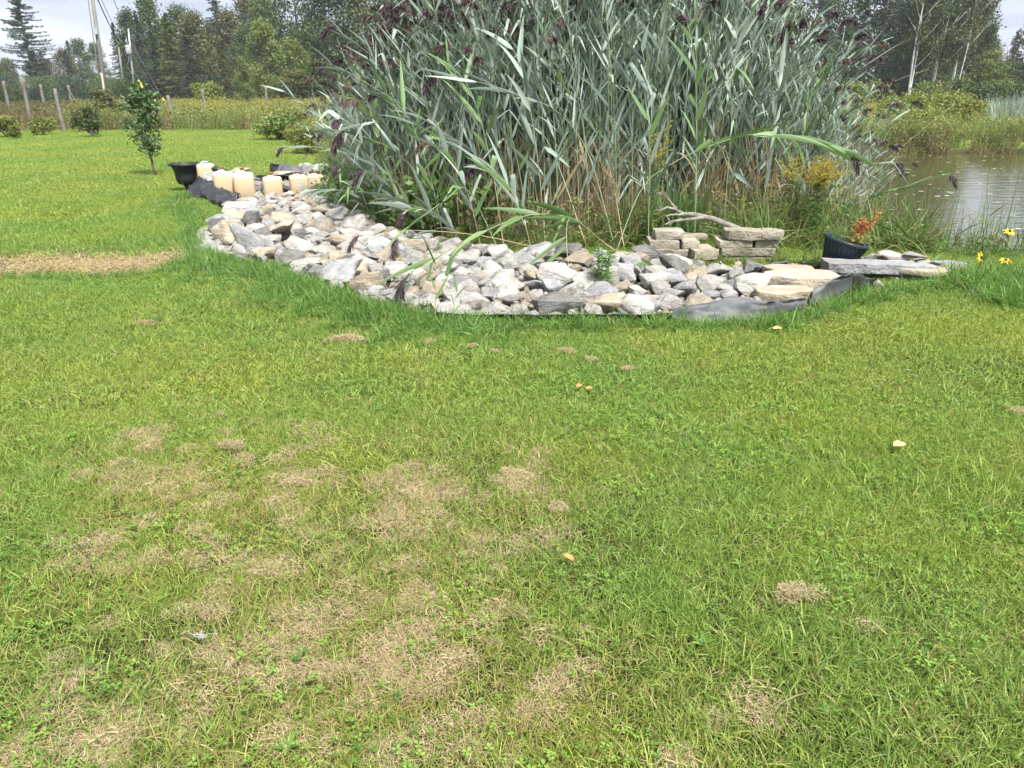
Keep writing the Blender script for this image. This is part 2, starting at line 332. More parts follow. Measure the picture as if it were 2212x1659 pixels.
def hgt(x, y):
    x = np.asarray(x, float); y = np.asarray(y, float)
    h = .018*np.sin(x*1.3+.5*y)+.015*np.sin(y*1.7-.8*x+1)+.01*np.sin(3.1*x+2.3*y)
    h = h*np.clip(1.2-np.abs(y-4)/40, .3, 1)
    for P, wl in ((POND, -.33), (POOL, -.33)):
        s = pdist(P, x, y); k = np.clip((.75-s)/1.3, 0, 1); k = k*k*(3-2*k); h = h*(1-k)+k*(-.75)
    # ground falls a little beyond the fence, low marsh behind the pond
    k = np.clip((y-26)/6, 0, 1)*np.clip((x-3)/6, 0, 1); h = h-.12*k
    return h
n_ = 300
sx_ = np.linspace(-1, 1, n_); gx = np.sinh(sx_*5.6)/np.sinh(5.6)*420
sy_ = np.linspace(-.45, 1, n_); gy = 6+np.sinh(sy_*5.2)/np.sinh(5.2)*600
X, Y = np.meshgrid(gx, gy); Z = hgt(X, Y)
mb = MB(); I = np.arange(n_*n_).reshape(n_, n_)
mb.add(np.stack([X, Y, Z], -1).reshape(-1, 3), np.stack([I[:-1, :-1], I[:-1, 1:], I[1:, 1:], I[1:, :-1]], -1).reshape(-1, 4))
link('ground', mb.mesh('ground', M['ground'], True), kind='structure')
for P, nm in ((POND, 'pond_water'), (POOL, 'marsh_water')):
    cpt = P.mean(0); Q = cpt+(P-cpt)*1.0
    # widen the sheet so it runs under the banks
    d = nrm(P-cpt); Q = P+d*.7
    mb = MB(); mb.add([(x, y, WATER) for x, y in Q]+[(x, y, WATER-.12) for x, y in Q], [tuple(range(len(Q))), tuple(range(len(Q), 2*len(Q)))[::-1]]+[(i, i+len(Q), (i+1) % len(Q)+len(Q), (i+1) % len(Q)) for i in range(len(Q))])
    link(nm, mb.mesh(nm, M['water']), kind='structure')

# bed outline in ground coordinates
BED = np.array([tuple(gp(*p)[:2]) for p in [(452, 512), (500, 566), (560, 580), (620, 590), (700, 626), (800, 660), (900, 682), (1030, 694), (1230, 696), (1450, 694), (1590, 684), (1640, 668), (1650, 620), (1630, 585), (1400, 566), (1290, 560), (1180, 556), (1050, 548), (960, 534), (880, 512), (800, 486), (725, 452), (715, 430), (560, 434), (490, 452)]])
LEFTBED = np.array([tuple(gp(*p)[:2]) for p in [(470, 446), (560, 440), (720, 440), (728, 372), (640, 372), (560, 388), (470, 408)]])
RIGHTBED = np.array([tuple(gp(*p)[:2]) for p in [(1640, 668), (1760, 656), (1850, 612), (2090, 606), (2110, 580), (2000, 560), (1800, 560), (1640, 580)]])
FABRIC = np.array([tuple(gp(*p)[:2]) for p in [(420, 498), (462, 490), (500, 520), (500, 552), (430, 546)]])
REED = np.array([(-2.75, 11.9), (-2.0, 9.9), (-1.25, 8.95), (-.4, 8.55), (1.3, 8.5), (1.7, 9.0), (3.3, 9.1), (4.2, 9.6), (5.0, 10.8), (5.6, 12.3), (4.5, 13.2), (1.5, 14.4), (-.8, 14.0), (-2.4, 13.2)])
STRAWPATCH = np.array([tuple(gp(*p)[:2]) for p in [(-60, 566), (60, 546), (250, 538), (420, 542), (410, 568), (340, 588), (120, 594), (-60, 604)]])

# ------------------------------------------------------------------ scatter (geometry nodes): one object per uncountable kind
def scatter(name, variants, pts, label, cat):
    """pts rows: x y z rz scale variant dry tilt"""
    pts = np.asarray(pts, float)
    colx = D.collections.new(name+'_sources')
    for i, me in enumerate(variants):
        o = D.objects.new('%s_source_%02d' % (name, i), me); colx.objects.link(o)
    me = D.meshes.new(name); n = len(pts); me.vertices.add(n); me.vertices.foreach_set('co', pts[:, :3].astype(np.float32).ravel())
    def A(nm, typ, val, fld='value'):
        a = me.attributes.new(nm, typ, 'POINT'); a.data.foreach_set(fld, val)
    tilt = pts[:, 7] if pts.shape[1] > 7 else np.zeros(n)
    A('rot', 'FLOAT_VECTOR', np.stack([tilt, tilt*0, pts[:, 3]], 1).astype(np.float32).ravel(), 'vector')
    A('scl', 'FLOAT', pts[:, 4].astype(np.float32)); A('var', 'INT', pts[:, 5].astype(np.int32)); A('dry', 'FLOAT', pts[:, 6].astype(np.float32))
    o = link(name, me, label=label, cat=cat, kind='stuff')
    g = D.node_groups.new(name, 'GeometryNodeTree')
    g.interface.new_socket('Geometry', in_out='INPUT', socket_type='NodeSocketGeometry'); g.interface.new_socket('Geometry', in_out='OUTPUT', socket_type='NodeSocketGeometry')
    gi = g.nodes.new('NodeGroupInput'); go = g.nodes.new('NodeGroupOutput')
    ci = g.nodes.new('GeometryNodeCollectionInfo'); ci.inputs[0].default_value = colx; ci.inputs['Separate Children'].default_value = True; ci.inputs['Reset Children'].default_value = True
    ip = g.nodes.new('GeometryNodeInstanceOnPoints'); ip.inputs['Pick Instance'].default_value = True
    def NA(nm, typ):
        a = g.nodes.new('GeometryNodeInputNamedAttribute'); a.data_type = typ; a.inputs['Name'].default_value = nm; return a.outputs['Attribute']
    g.links.new(gi.outputs[0], ip.inputs['Points']); g.links.new(ci.outputs[0], ip.inputs['Instance'])
    g.links.new(NA('var', 'INT'), ip.inputs['Instance Index']); g.links.new(NA('scl', 'FLOAT'), ip.inputs['Scale'])
    e2r = g.nodes.new('FunctionNodeEulerToRotation'); g.links.new(NA('rot', 'FLOAT_VECTOR'), e2r.inputs[0]); g.links.new(e2r.outputs[0], ip.inputs['Rotation'])
    g.links.new(ip.outputs[0], go.inputs[0])
    md = o.modifiers.new('scatter', 'NODES'); md.node_group = g
    return o

def disc(n, r, p=.5):
    a = rng.uniform(0, 2*math.pi, n); q = r*rng.uniform(0, 1, n)**p
    return np.stack([q*np.cos(a), q*np.sin(a), np.zeros(n)], 1)
def tilted(n, lo, hi):
    """unit vectors at lo..hi radians from vertical"""
    a = rng.uniform(0, 2*math.pi, n); e = rng.uniform(lo, hi, n)
    return np.stack([np.sin(e)*np.cos(a), np.sin(e)*np.sin(a), np.cos(e)], 1)
def lawn_patch(i, r, n, hlo, hhi, wd, S=3):
    mb = MB(); b = disc(n, r, .55); d = tilted(n, .1, 1.15); L = rng.uniform(hlo, hhi, n)
    bend = np.stack([d[:, 0], d[:, 1], -np.ones(n)*.9], 1)*(L*rng.uniform(.05, .55, n))[:, None]
    ribbons(mb, b, d, L, wd*rng.uniform(.6, 1.2, n), bend, S)
    return mb.mesh('lawn_patch', M['lawn'])
def dryness(x, y):
    """how much dead thatch shows, read off the photograph at ground points"""
    d = np.zeros(np.shape(x))
    for px, py, sxp, syp, a in DRY:
        c = gp(px, py); e = gp(px+sxp, py); f = gp(px, py-syp)
        d += a*np.exp(-(((x-c.x)/(e.x-c.x))**2+((y-c.y)/(f.y-c.y))**2)*.7)
    return d
DRY = [(1000, 1000, 1500, 300, .05), (1000, 1560, 800, 200, .07), (760, 1180, 300, 110, .10), (950, 1130, 190, 70, .30), (890, 1400, 170, 80, .42), (760, 1260, 170, 80, .22), (500, 1080, 240, 70, .22), (320, 1050, 100, 60, .18), (1110, 1060, 110, 40, .20),
       (1050, 1560, 250, 90, .30), (1250, 1440, 100, 45, .30), (650, 1420, 200, 80, .25), (300, 1500, 240, 110, .20), (1400, 1470, 120, 50, .2), (1850, 1380, 60, 30, .25),
       (480, 950, 250, 60, .14), (150, 1300, 150, 120, .14), (600, 1640, 500, 60, .22), (1170, 960, 200, 50, .08), (1600, 1590, 120, 40, .2)]
def free(x, y):
    k = ~inpoly(BED, x, y) & ~inpoly(LEFTBED, x, y) & ~inpoly(RIGHTBED, x, y) & ~inpoly(FABRIC, x, y) & ~inpoly(REED, x, y) & (pdist(POND, x, y) > .35)
    return k
def jgrid(x0, x1, y0, y1, s):
    xs = np.arange(x0, x1, s); ys = np.arange(y0, y1, s); a, b = np.meshgrid(xs, ys)
    a = a.ravel()+rng.uniform(-.5, .5, a.size)*s; b = b.ravel()+rng.uniform(-.5, .5, b.size)*s; return a, b
def rows(x, y, dz=0, smin=.8, smax=1.25, nv=6, dry=None, tilt=0):
    n = len(x); return np.stack([x, y, hgt(x, y)+dz, rng.uniform(0, 6.28, n), rng.uniform(smin, smax, n), rng.integers(0, nv, n), dryness(x, y) if dry is None else np.broadcast_to(dry, n), rng.normal(0, tilt+1e-9, n)], 1)
def wedge(x, y, m=.9): return np.abs(x) < .72*y+m
def shade_rows(): pass
INSTRAW = lambda x, y: pdist(STRAWPATCH, x, y) < .1+.15*np.sin(x*5+y*3)
# near, middle and far lawn
V1 = [lawn_patch(i, .18, 520, .018, .066, .0033) for i in range(7)]
x, y = jgrid(-4.2, 4.2, .9, 3.7, .125); k = wedge(x, y) & free(x, y); x, y = x[k], y[k]
R1 = rows(x, y, smin=.55, smax=1.35, nv=7); R1[:, 4] *= np.array([1+.55*mnoise.noise((a*7, b*7, 2)) for a, b in zip(x, y)])
V2 = [lawn_patch(i, .34, 900, .022, .058, .0050) for i in range(6)]
x, y = jgrid(-8, 8, 3.55, 9.5, .22); k = wedge(x, y, 1) & free(x, y) & ~INSTRAW(x, y); x, y = x[k], y[k]
R2 = rows(x, y, smin=.7, smax=1.3, nv=6); R2[:, 5] += 7
V3 = [lawn_patch(i, 1.0, 1500, .03, .08, .011, 2) for i in range(6)]
x, y = jgrid(-28, 12, 9.0, 36, .62)
FARLAWN = lambda x, y: (y < 33.5+.6*np.sin(x*.4)) & (x < np.where(y > 14, -3.4-.34*(y-14)+.3*np.sin(y*2), -2.0))
k = wedge(x, y, 1.5) & free(x, y) & ~INSTRAW(x, y) & FARLAWN(x, y) & ~inpoly(LEFTBED+0, x, y); x, y = x[k], y[k]
kk = pdist(LEFTBED, x, y) > .8; kk &= (pdist(BED, x, y) > .8); x, y = x[kk], y[kk]
R3 = rows(x, y, nv=6); R3[:, 5] += 13; R3[:, 6] += .06
# fill round the left bed with the middle tiles
x, y = jgrid(-8, 2, 9.4, 15, .25); k = free(x, y) & (pdist(BED, x, y) > .12) & (pdist(LEFTBED, x, y) > .12) & wedge(x, y, 1) & ~INSTRAW(x, y) & (x < -2.2); x, y = x[k], y[k]
R4 = rows(x, y, nv=6, smin=1, smax=1.5); R4[:, 5] += 7
scatter('lawn_grass', V1+V2+V3, np.concatenate([R1, R2, R3, R4]), 'mown yellow green lawn grass covering the whole foreground and left side', 'grass')
# rougher longer tufts in the lawn
def tuft(n, r, hlo, hhi, wd, mat, lo=.05, hi=.7, bendk=.5, S=4, wind=(0, 0)):
    mb = MB(); b = disc(n, r); d = tilted(n, lo, hi); d = nrm(d+np.array([wind[0], wind[1], 0])*.3); L = rng.uniform(hlo, hhi, n)
    bend = np.stack([d[:, 0], d[:, 1], -np.ones(n)*.8], 1)*(L*rng.uniform(.1, bendk*1.6, n))[:, None]
    ribbons(mb, b, d, L, wd*rng.uniform(.6, 1.3, n), bend, S); return mb.mesh('grass_tuft', mat)
V = [tuft(26, .035, .05, .11, .0035, M['lawn']) for i in range(6)]
x, y = jgrid(-5, 5, 1.0, 6.2, .13); k = wedge(x, y) & free(x, y); x, y = x[k], y[k]
q = np.array([mnoise.noise((a*1.3, b*1.3, 3)) for a, b in zip(x, y)]); k = (rng.uniform(0, 1, len(x)) < .25+q*.6); x, y = x[k], y[k]
scatter('loose_lawn_tufts', V, rows(x, y, smin=.6, smax=1.1), 'slightly longer bright green grass tufts through the mown lawn', 'grass')
# clover
def clover_patch(n, r):
    mb = MB(); c = disc(n, r); c[:, 2] = rng.uniform(.018, .045, n)
    for cc in c:
        a0 = rng.uniform(0, 6.28); s = rng.uniform(.006, .0125); tl = rng.uniform(-.35, .35, 2); t = rng.uniform()
        for k in range(3):
            a = a0+k*2.094; d = np.array([math.cos(a), math.sin(a), .15]); e = np.array([-math.sin(a), math.cos(a), 0])
            P = [(.05, 0), (.55, .42), (.95, .34), (1.08, 0), (.95, -.34), (.55, -.42)]
            V = [cc+s*(u*d+v*e)+np.array([0, 0, s*(abs(v)*.3+tl[0]*d[0]*u+tl[1]*d[1]*u)]) for u, v in P]
            mb.add(V, [(0, 1, 2, 3), (0, 3, 4, 5)], 0, t)
    return mb.mesh('clover_patch', M['clover'])
V = [clover_patch(18, .11) for i in range(5)]
x, y = jgrid(-4.5, 4.5, 1.0, 5.6, .15); k = wedge(x, y) & free(x, y); x, y = x[k], y[k]
q = np.array([mnoise.noise((a*.9+5, b*.9, 1)) for a, b in zip(x, y)])
pr = .30+q*.9+.2*(x > .8)+.25*((x < -.3) & (y < 2.6) & (x > -1.8)); k = rng.uniform(0, 1, len(x)) < pr; x, y = x[k], y[k]
scatter('clover_ground_cover', V, rows(x, y, smin=.7, smax=1.25, nv=5), 'small bright green clover leaves spread through the near lawn', 'clover')
# dead clippings
def straw_patch(n, r, mat, top=.02, L0=.03, L1=.08, wd=.0024):
    mb = MB(); b = disc(n, r, .6); rr = np.hypot(b[:, 0], b[:, 1])/r
    b[:, 2] = .018+top*(1-rr**2)*rng.uniform(.2, 1, n); a = rng.uniform(0, 6.28, n); e = rng.normal(.0, .28, n)
    d = np.stack([np.cos(a)*np.cos(e), np.sin(a)*np.cos(e), np.sin(e)], 1); L = rng.uniform(L0, L1, n)
    bend = nrm(rng.normal(size=(n, 3))*np.array([1, 1, .5]))*(L*rng.uniform(.1, .5, n))[:, None]
    side = nrm(np.cross(d, np.array([0, 0, 1.0]))+rng.normal(size=(n, 3))*.3)
    ribbons(mb, b, d, L, wd*rng.uniform(.6, 1.3, n), bend, 3, side=side); return mb.mesh('clippings', mat)
V = [straw_patch(130, .055, M['straw'], .012, .010, .036, .0017) for i in range(6)]
x, y = jgrid(-3.6, 3.6, 1.0, 5.2, .042); k = wedge(x, y) & free(x, y); x, y = x[k], y[k]
dd = dryness(x, y); q = np.array([mnoise.noise((a*3.6, b*3.6, 9))*.9+mnoise.noise((a*11, b*11, 4))*.8 for a, b in zip(x, y)])
k = rng.uniform(0, 1, len(x)) < np.clip(dd*1.4+q*2.1-.37, 0, .85)*(dd > .13); x, y = x[k], y[k]
scatter('dry_grass_clippings', V, rows(x, y, smin=.55, smax=1.15), 'tan dead mower clippings lying in patches on the near lawn', 'dry clippings')
# dead straw circle at left
V = [straw_patch(170, .26, M['strawy'], .015, .04, .12, .0035) for i in range(3)]+[straw_patch(170, .26, M['straw'], .015, .04, .12, .0035) for i in range(4)]+[lawn_patch(0, .25, 200, .03, .07, .004)]
x, y = jgrid(STRAWPATCH[:, 0].min(), STRAWPATCH[:, 0].max(), STRAWPATCH[:, 1].min(), STRAWPATCH[:, 1].max(), .14); k = inpoly(STRAWPATCH, x, y) & (rng.uniform(0, .35, len(x)) < .12-pdist(STRAWPATCH, x, y)); x, y = x[k], y[k]
c2 = gp(285, 400); x = np.append(x, c2.x+rng.normal(0, .5, 22)); y = np.append(y, c2.y+rng.normal(0, .35, 22))
scatter('dead_straw_patch', V, rows(x, y, dz=-.015, smin=.7, smax=1.3, nv=8, dry=.7), 'pale yellow patch of dead straw in the lawn left of the rocks', 'straw')

# ------------------------------------------------------------------ rocks
def rock_mesh(i, mat, flat=1.0, npt=13, sub=1):
    rg = random.Random(100+i); bm = bmesh.new()
    for _ in range(npt):
        v = Vector([rg.gauss(0, 1) for _ in range(3)]).normalized()
        mxv = max(abs(v.x), abs(v.y), abs(v.z)); v = v*(1-.45)+v/mxv*.45*.8
        v = v*rg.uniform(.82, 1.05); bm.verts.new((v.x*.5, v.y*.5, v.z*.5*flat))
    res = bmesh.ops.convex_hull(bm, input=bm.verts)
    bmesh.ops.delete(bm, geom=[v for v in bm.verts if not v.link_faces], context='VERTS')
    bmesh.ops.dissolve_limit(bm, angle_limit=R(14), verts=bm.verts, edges=bm.edges)
    bmesh.ops.bevel(bm, geom=list(bm.edges), offset=.06, segments=2, profile=.6, affect='EDGES')
    bmesh.ops.triangulate(bm, faces=bm.faces)
    for _ in range(sub):
        long_ = [e for e in bm.edges if e.calc_length() > .13]
        if long_: bmesh.ops.subdivide_edges(bm, edges=long_, cuts=1)
        bmesh.ops.triangulate(bm, faces=bm.faces)
    for v in bm.verts:
        n = mnoise.noise(v.co*3.1+Vector((i*3.7, 0, 0)))*.055+mnoise.noise(v.co*9+Vector((i*1.7, 0, 0)))*.02
        v.co += v.co.normalized()*n
    xs = [v.co.x for v in bm.verts]; ys = [v.co.y for v in bm.verts]; zs = [v.co.z for v in bm.verts]
    for v in bm.verts:   # unit footprint, resting on z = 0
        v.co = Vector(((v.co.x-min(xs))/(max(xs)-min(xs))-.5, (v.co.y-min(ys))/(max(ys)-min(ys))-.5, (v.co.z-min(zs))/(max(zs)-min(zs))))
    me = D.meshes.new('rock'); bm.to_mesh(me); bm.free(); me.materials.append(mat)
    me.polygons.foreach_set('use_smooth', np.full(len(me.polygons), True))
    me.set_sharp_from_angle(angle=R(28)); return me
TONES = ['pale', 'grey', 'tan', 'dark']
RM = {t: [rock_mesh(i*7+j*101, M[t], 1, random.Random(i*5+j).choice([10, 12, 14, 17])) for i in range(9)] for j, t in enumerate(TONES)}
rocks = []   # x, y, r
def put_rock(x, y, z, wx, wy, wz, tone, label, group='rocks of the border bed', rz=None, idx=None, tilt=.12, name='rock', cat='rock'):
    me = RM[tone][random.randrange(9) if idx is None else idx]
    return link(name, me, loc=(x, y, z), rot=(random.gauss(0, tilt), random.gauss(0, tilt), random.uniform(0, 6.28) if rz is None else rz), scale=(wx, wy, wz), label=label, cat=cat, group=group)
HERO = [ # cx, cy, w, h, tone, label
 (1205, 662, 122, 48, 'dark', 'big dark grey pointed rock with a flat top edge in the front row'),
 (1310, 662, 98, 40, 'tan', 'big smooth tan boulder in the front row right of the dark pointed rock'),
 (728, 596, 92, 62, 'grey', 'large blue grey angular boulder at the lawn edge left of the purple plume'),
 (790, 612, 72, 54, 'tan', 'large tan boulder leaning beside the blue grey boulder at the lawn edge'),
 (487, 500, 66, 56, 'tan', 'big brown chunky boulder at the left tip of the rock bed'),
 (468, 495, 34, 46, 'dark', 'narrow dark boulder behind the brown chunky one at the left tip'),
 (538, 522, 74, 70, 'grey', 'tall blue grey boulder standing beside the left tip of the bed'),
 (518, 455, 64, 34, 'pale', 'pale flat boulder along the upper left edge of the bed'),
 (505, 476, 52, 36, 'tan', 'wedge of tan rock wedged above the brown chunky boulder'),
 (1183, 565, 60, 44, 'tan', 'rounded tan boulder at the back edge under the drooping reeds'),
 (1235, 562, 36, 28, 'tan', 'small cube-like tan rock right of the rounded tan boulder'),
 (1322, 568, 44, 38, 'pale', 'upright pale rock at the back beside the leafy weed'),
 (1372, 572, 60, 42, 'grey', 'broad grey rock at the back left of the stacked blocks'),
 (1423, 572, 36, 30, 'pale', 'small white rock at the foot of the left block stack'),
 (1500, 585, 46, 30, 'tan', 'rounded tan rock in front of the gap between block stacks'),
 (1560, 580, 82, 30, 'pale', 'wide flat white topped rock in front of the right block stack'),
 (1495, 570, 50, 22, 'dark', 'bluish dark rock behind the rounded tan one'),
 (1632, 622, 78, 56, 'pale', 'big pale boulder left of the long tan slabs'),
 (1580, 616, 46, 26, 'dark', 'dark grey rock beside the big pale boulder'),
 (1575, 640, 44, 34, 'pale', 'whitish rock in front of the dark grey one'),
 (1630, 652, 60, 28, 'pale', 'pale low rock in the front row next to the right liner'),
 (940, 630, 62, 40, 'tan', 'orange tan rock behind the drooping purple plume'),
 (990, 590, 70, 34, 'pale', 'pale long rock in the middle of the bed under the leaning reed'),
 (655, 572, 76, 30, 'pale', 'broad white rock on the lawn side of the left bed'),
 (622, 592, 66, 26, 'pale', 'low pale rock partly in the grass on the left lawn side'),
 (700, 548, 84, 34, 'pale', 'long pale rock in the middle of the left bed'),
 (610, 478, 60, 34, 'tan', 'tan rock with a pile of dry stems among the left rocks'),
 (585, 465, 26, 30, 'dark', 'small upright dark rock near the grey liner strip'),
 (655, 505, 58, 26, 'dark', 'dark flat rock left of the standing brown rock'),
 (705, 500, 40, 46, 'tan', 'standing brownish rock in the upper part of the left bed'),
 (1140, 585, 40, 32, 'pale', 'squarish pale rock just left of the drooping reed shoot'),
 (1045, 602, 58, 34, 'pale', 'tall pale rock under the middle of the leaning reed'),
 (1330, 625, 50, 28, 'tan', 'tan rock right of the leafy weed'),
 (1405, 655, 90, 30, 'pale', 'wide pale rock in the front row beside the liner corner'),
 (1070, 668, 84, 36, 'pale', 'large white rock in the front row left of the dark pointed rock'),
 (1150, 640, 44, 30, 'pale', 'white rock above the dark pointed rock'),
 (850, 640, 50, 34, 'grey', 'bluish grey rock half under the purple plume at the grass edge'),
 (1450, 640, 60, 30, 'grey', 'grey rock between the bent reed leaves and the liner'),
 (1260, 645, 44, 34, 'pale', 'pale rock sitting behind the big tan boulder'),
 (975, 668, 70, 28, 'pale', 'low white rock poking from the grass in the front row'),
]
for cx, cy_, wpx, hpx, tone, lab in HERO:
    g = gp(cx, cy_+hpx*.42, .02); s = math.hypot(g.y, CAMH)/FPX; wx = wpx*s*1.08; wz = hpx*s*1.0; wy = wx*.75
    rocks.append((g.x, g.y+wy*.4, wx*.42)); put_rock(g.x, g.y+wy*.42, -.01, wx, wy, wz*1.02, tone, lab, group=None, rz=random.choice([0, math.pi])+random.gauss(0, .15), tilt=.05)
ZX = [(560, 'at the upper left by the jugs'), (680, 'near the left tip of the bed'), (800, 'in the left arm of the bed'), (930, 'around the drooping plume'), (1080, 'beneath the leaning reed stem'), (1200, 'left of the hanging reed shoot'), (1300, 'around the leafy weed'), (1430, 'in front of the left block stack'), (1560, 'in front of the gap between stacks'), (9999, 'by the long tan slabs')]
def topx(x, y, z=0.1):
    x = np.asarray(x, float); v = (x, np.asarray(y, float), z-CAMH); zc = v[1]*CP-v[2]*SP; yc = v[1]*SP+v[2]*CP; return 1106+FPX*v[0]/zc, 829.5-FPX*yc/zc
seen = {}
def rock_label(x, y, r, tone, q=1):
    px, py = topx(x, y); zn = [z for a, z in ZX if px < a][0]
    d = pdist(BED[:12], np.array([x]), np.array([y]))[0]; k = 'front' if y < gp(px, 620).y else ('middle' if y < gp(px, 580).y else 'back')
    sz = 'small' if r < .085 else ('medium' if r < .125 else 'large')
    return '%s %s %s rock in the %s row %s' % (sz, 'low' if q < 1.22 else ('blocky' if q < 1.42 else 'chunky'), {'pale': 'whitish', 'grey': 'grey', 'tan': 'tan', 'dark': 'dark grey'}[tone], k, zn)
bb = BED.min(0), BED.max(0); cnt = 0; rg = random.Random(5)
for rad_lo, rad_hi, tries in ((.12, .16, 420), (.095, .12, 2500), (.075, .095, 6000), (.058, .075, 9000)):
    for _ in range(tries):
        if cnt >= 285: break
        x = rg.uniform(bb[0][0], bb[1][0]); y = rg.uniform(bb[0][1], bb[1][1]); r = rg.uniform(rad_lo, rad_hi)
        if y > 10.2 and rg.random() < .3: continue
        if not inpoly(BED, x, y) or pdist(BED, x, y) > -r*.6: continue
        if y > 10.4 and r > .11: continue
        if x > 2.62 and y > 5.9: continue
        if any((x-a)**2+(y-b)**2 < ((r+c)*.80)**2 for a, b, c in rocks): continue
        rocks.append((x, y, r)); cnt += 1
        tone = rg.choices(TONES, (.52, .20, .23, .05))[0]
        heap = .03+.05*max(0, mnoise.noise((x*1.5, y*1.5, 0)))
        q = rg.uniform(1.05, 1.6); lab = rock_label(x, y, r, tone, q)
        put_rock(x, y, heap-.03, r*2.15*rg.uniform(.9, 1.2), r*2*rg.uniform(.8, 1.1), r*q, tone, lab, tilt=.18)
# small rubble filling the bed
mb = MB(); small = [RM[t][k] for t in ('pale', 'tan', 'grey') for k in (1, 4, 6)]
pts = []
x, y = jgrid(bb[0][0], bb[1][0], bb[0][1], bb[1][1], .085); k = inpoly(BED, x, y) & (pdist(BED, x, y) < -.03); x, y = x[k], y[k]
x2, y2 = jgrid(LEFTBED[:, 0].min(), LEFTBED[:, 0].max(), LEFTBED[:, 1].min(), LEFTBED[:, 1].max(), .13); k = inpoly(LEFTBED, x2, y2); x = np.append(x, x2[k]); y = np.append(y, y2[k])
x2, y2 = jgrid(RIGHTBED[:, 0].min(), RIGHTBED[:, 0].max(), RIGHTBED[:, 1].min(), RIGHTBED[:, 1].max(), .12); k = inpoly(RIGHTBED, x2, y2) & (pdist(RIGHTBED, x2, y2) < -.08); x = np.append(x, x2[k]); y = np.append(y, y2[k])
n = len(x); scatter('rock_rubble', small, np.stack([x, y, hgt(x, y)+rng.uniform(-.03, .0, n), rng.uniform(0, 6.28, n), np.where(x > 2.7, rng.uniform(.04, .075, n), rng.uniform(.05, .115, n)), rng.integers(0, 9, n), np.zeros(n), rng.normal(0, .3, n)], 1), 'small broken stone filling the gaps of the rock bed', 'rubble')

# slabs and blocks ---------------------------------------------------
def slab_mesh(name, wx, wy, t, mat, seed=0, irregular=.12, n=9, box=False, bev=.012):
    rg = random.Random(seed); bm = bmesh.new()
    if box: outl = [(-.5, -.5), (0, -.5), (.5, -.5), (.5, .5), (0, .5), (-.5, .5)]
    else:
        outl = []
        for k in range(n):
            a = 2*math.pi*(k+rg.uniform(-.25, .25))/n; c, s = math.cos(a), math.sin(a); q = (abs(c)**4+abs(s)**4)**-.25*.5
            outl.append((c*q*(1-rg.random()*irregular), s*q*(1-rg.random()*irregular)))
    lo = [bm.verts.new((u*wx*.97+rg.gauss(0, .004), v*wy*.97, 0)) for u, v in outl]; hi = [bm.verts.new((u*wx+rg.gauss(0, .004), v*wy+rg.gauss(0, .004), t)) for u, v in outl]
    bm.faces.new(lo[::-1]); bm.faces.new(hi)
    for i in range(len(outl)): bm.faces.new((lo[i], lo[(i+1) % len(outl)], hi[(i+1) % len(outl)], hi[i]))
    bmesh.ops.bevel(bm, geom=list(bm.edges), offset=bev, segments=2, profile=.6, affect='EDGES')
    bmesh.ops.triangulate(bm, faces=bm.faces)
    for _ in range(3):
        lg = [e for e in bm.edges if e.calc_length() > .09]
        if lg: bmesh.ops.subdivide_edges(bm, edges=lg, cuts=1); bmesh.ops.triangulate(bm, faces=bm.faces)
    for v in bm.verts:
        nn = Vector((mnoise.noise(v.co*9+Vector((seed, 0, 0))), mnoise.noise(v.co*9+Vector((0, seed, 5))), mnoise.noise(v.co*7+Vector((seed, 3, 0)))))
        v.co += nn*.013
    me = D.meshes.new(name); bm.to_mesh(me); bm.free(); me.materials.append(mat)
    me.polygons.foreach_set('use_smooth', np.full(len(me.polygons), True)); me.set_sharp_from_angle(angle=R(32)); return me
def block(px0, px1, py0, py1, Y, dep, label, seed, mat='block', rz=0, tilt=0):
    a = at(px0, py1, Y); b = at(px1, py0, Y)
    me = slab_mesh('stone_block', b.x-a.x-.004, dep, b.z-a.z-.003, M[mat], seed, box=True, bev=.014)
    return link('stone_block', me, loc=((a.x+b.x)/2, Y+dep/2, a.z), rot=(0, tilt, rz), label=label, cat='stone block', group='squared stone blocks stacked behind the rocks')
YB = 7.5
block(1415, 1479, 499, 519, YB+.03, .24, 'short squared block on top of the left stack', 1)
block(1402, 1471, 519, 539, YB, .26, 'weathered block in the second course of the left stack, left one', 2)
block(1472, 1513, 521, 539, YB, .24, 'short block in the second course of the left stack, right of its joint', 3)
block(1470, 1530, 508, 520, YB+.24, .2, 'thin block lying behind the top of the left stack', 4)
block(1397, 1488, 539, 557, YB-.02, .28, 'long block in the third course of the left stack', 5)
block(1492, 1552, 540, 562, YB-.08, .3, 'wide block lying slightly askew at the right end of the left stack', 6, rz=.18)
block(1400, 1481, 557, 574, YB, .28, 'lowest long block of the left stack just above the rocks', 7)
block(1492, 1545, 562, 577, YB, .28, 'lowest short block under the askew one', 8)
block(1571, 1697, 499, 519, YB, .24, 'long pale capping block on top of the right stack', 9)
block(1553, 1630, 519, 536, YB+.02, .26, 'left block in the second course of the right stack', 10)
block(1632, 1684, 519, 536, YB+.04, .26, 'right block in the second course of the right stack', 11)
block(1558, 1680, 536, 554, YB+.02, .26, 'long block in the third course of the right stack', 12)
block(1562, 1674, 554, 573, YB+.03, .26, 'lowest long block of the right stack behind the grass', 13)
block(758, 832, 470, 486, 9.75, .3, 'long grey block at the back of the left rocks under the reeds', 14)
block(785, 842, 458, 470, 9.85, .25, 'short dark block on the long grey one beneath the reeds', 15)
block(1345, 1398, 545, 560, 8.2, .22, 'dark half hidden block among the reed stalks left of the stacks', 16)
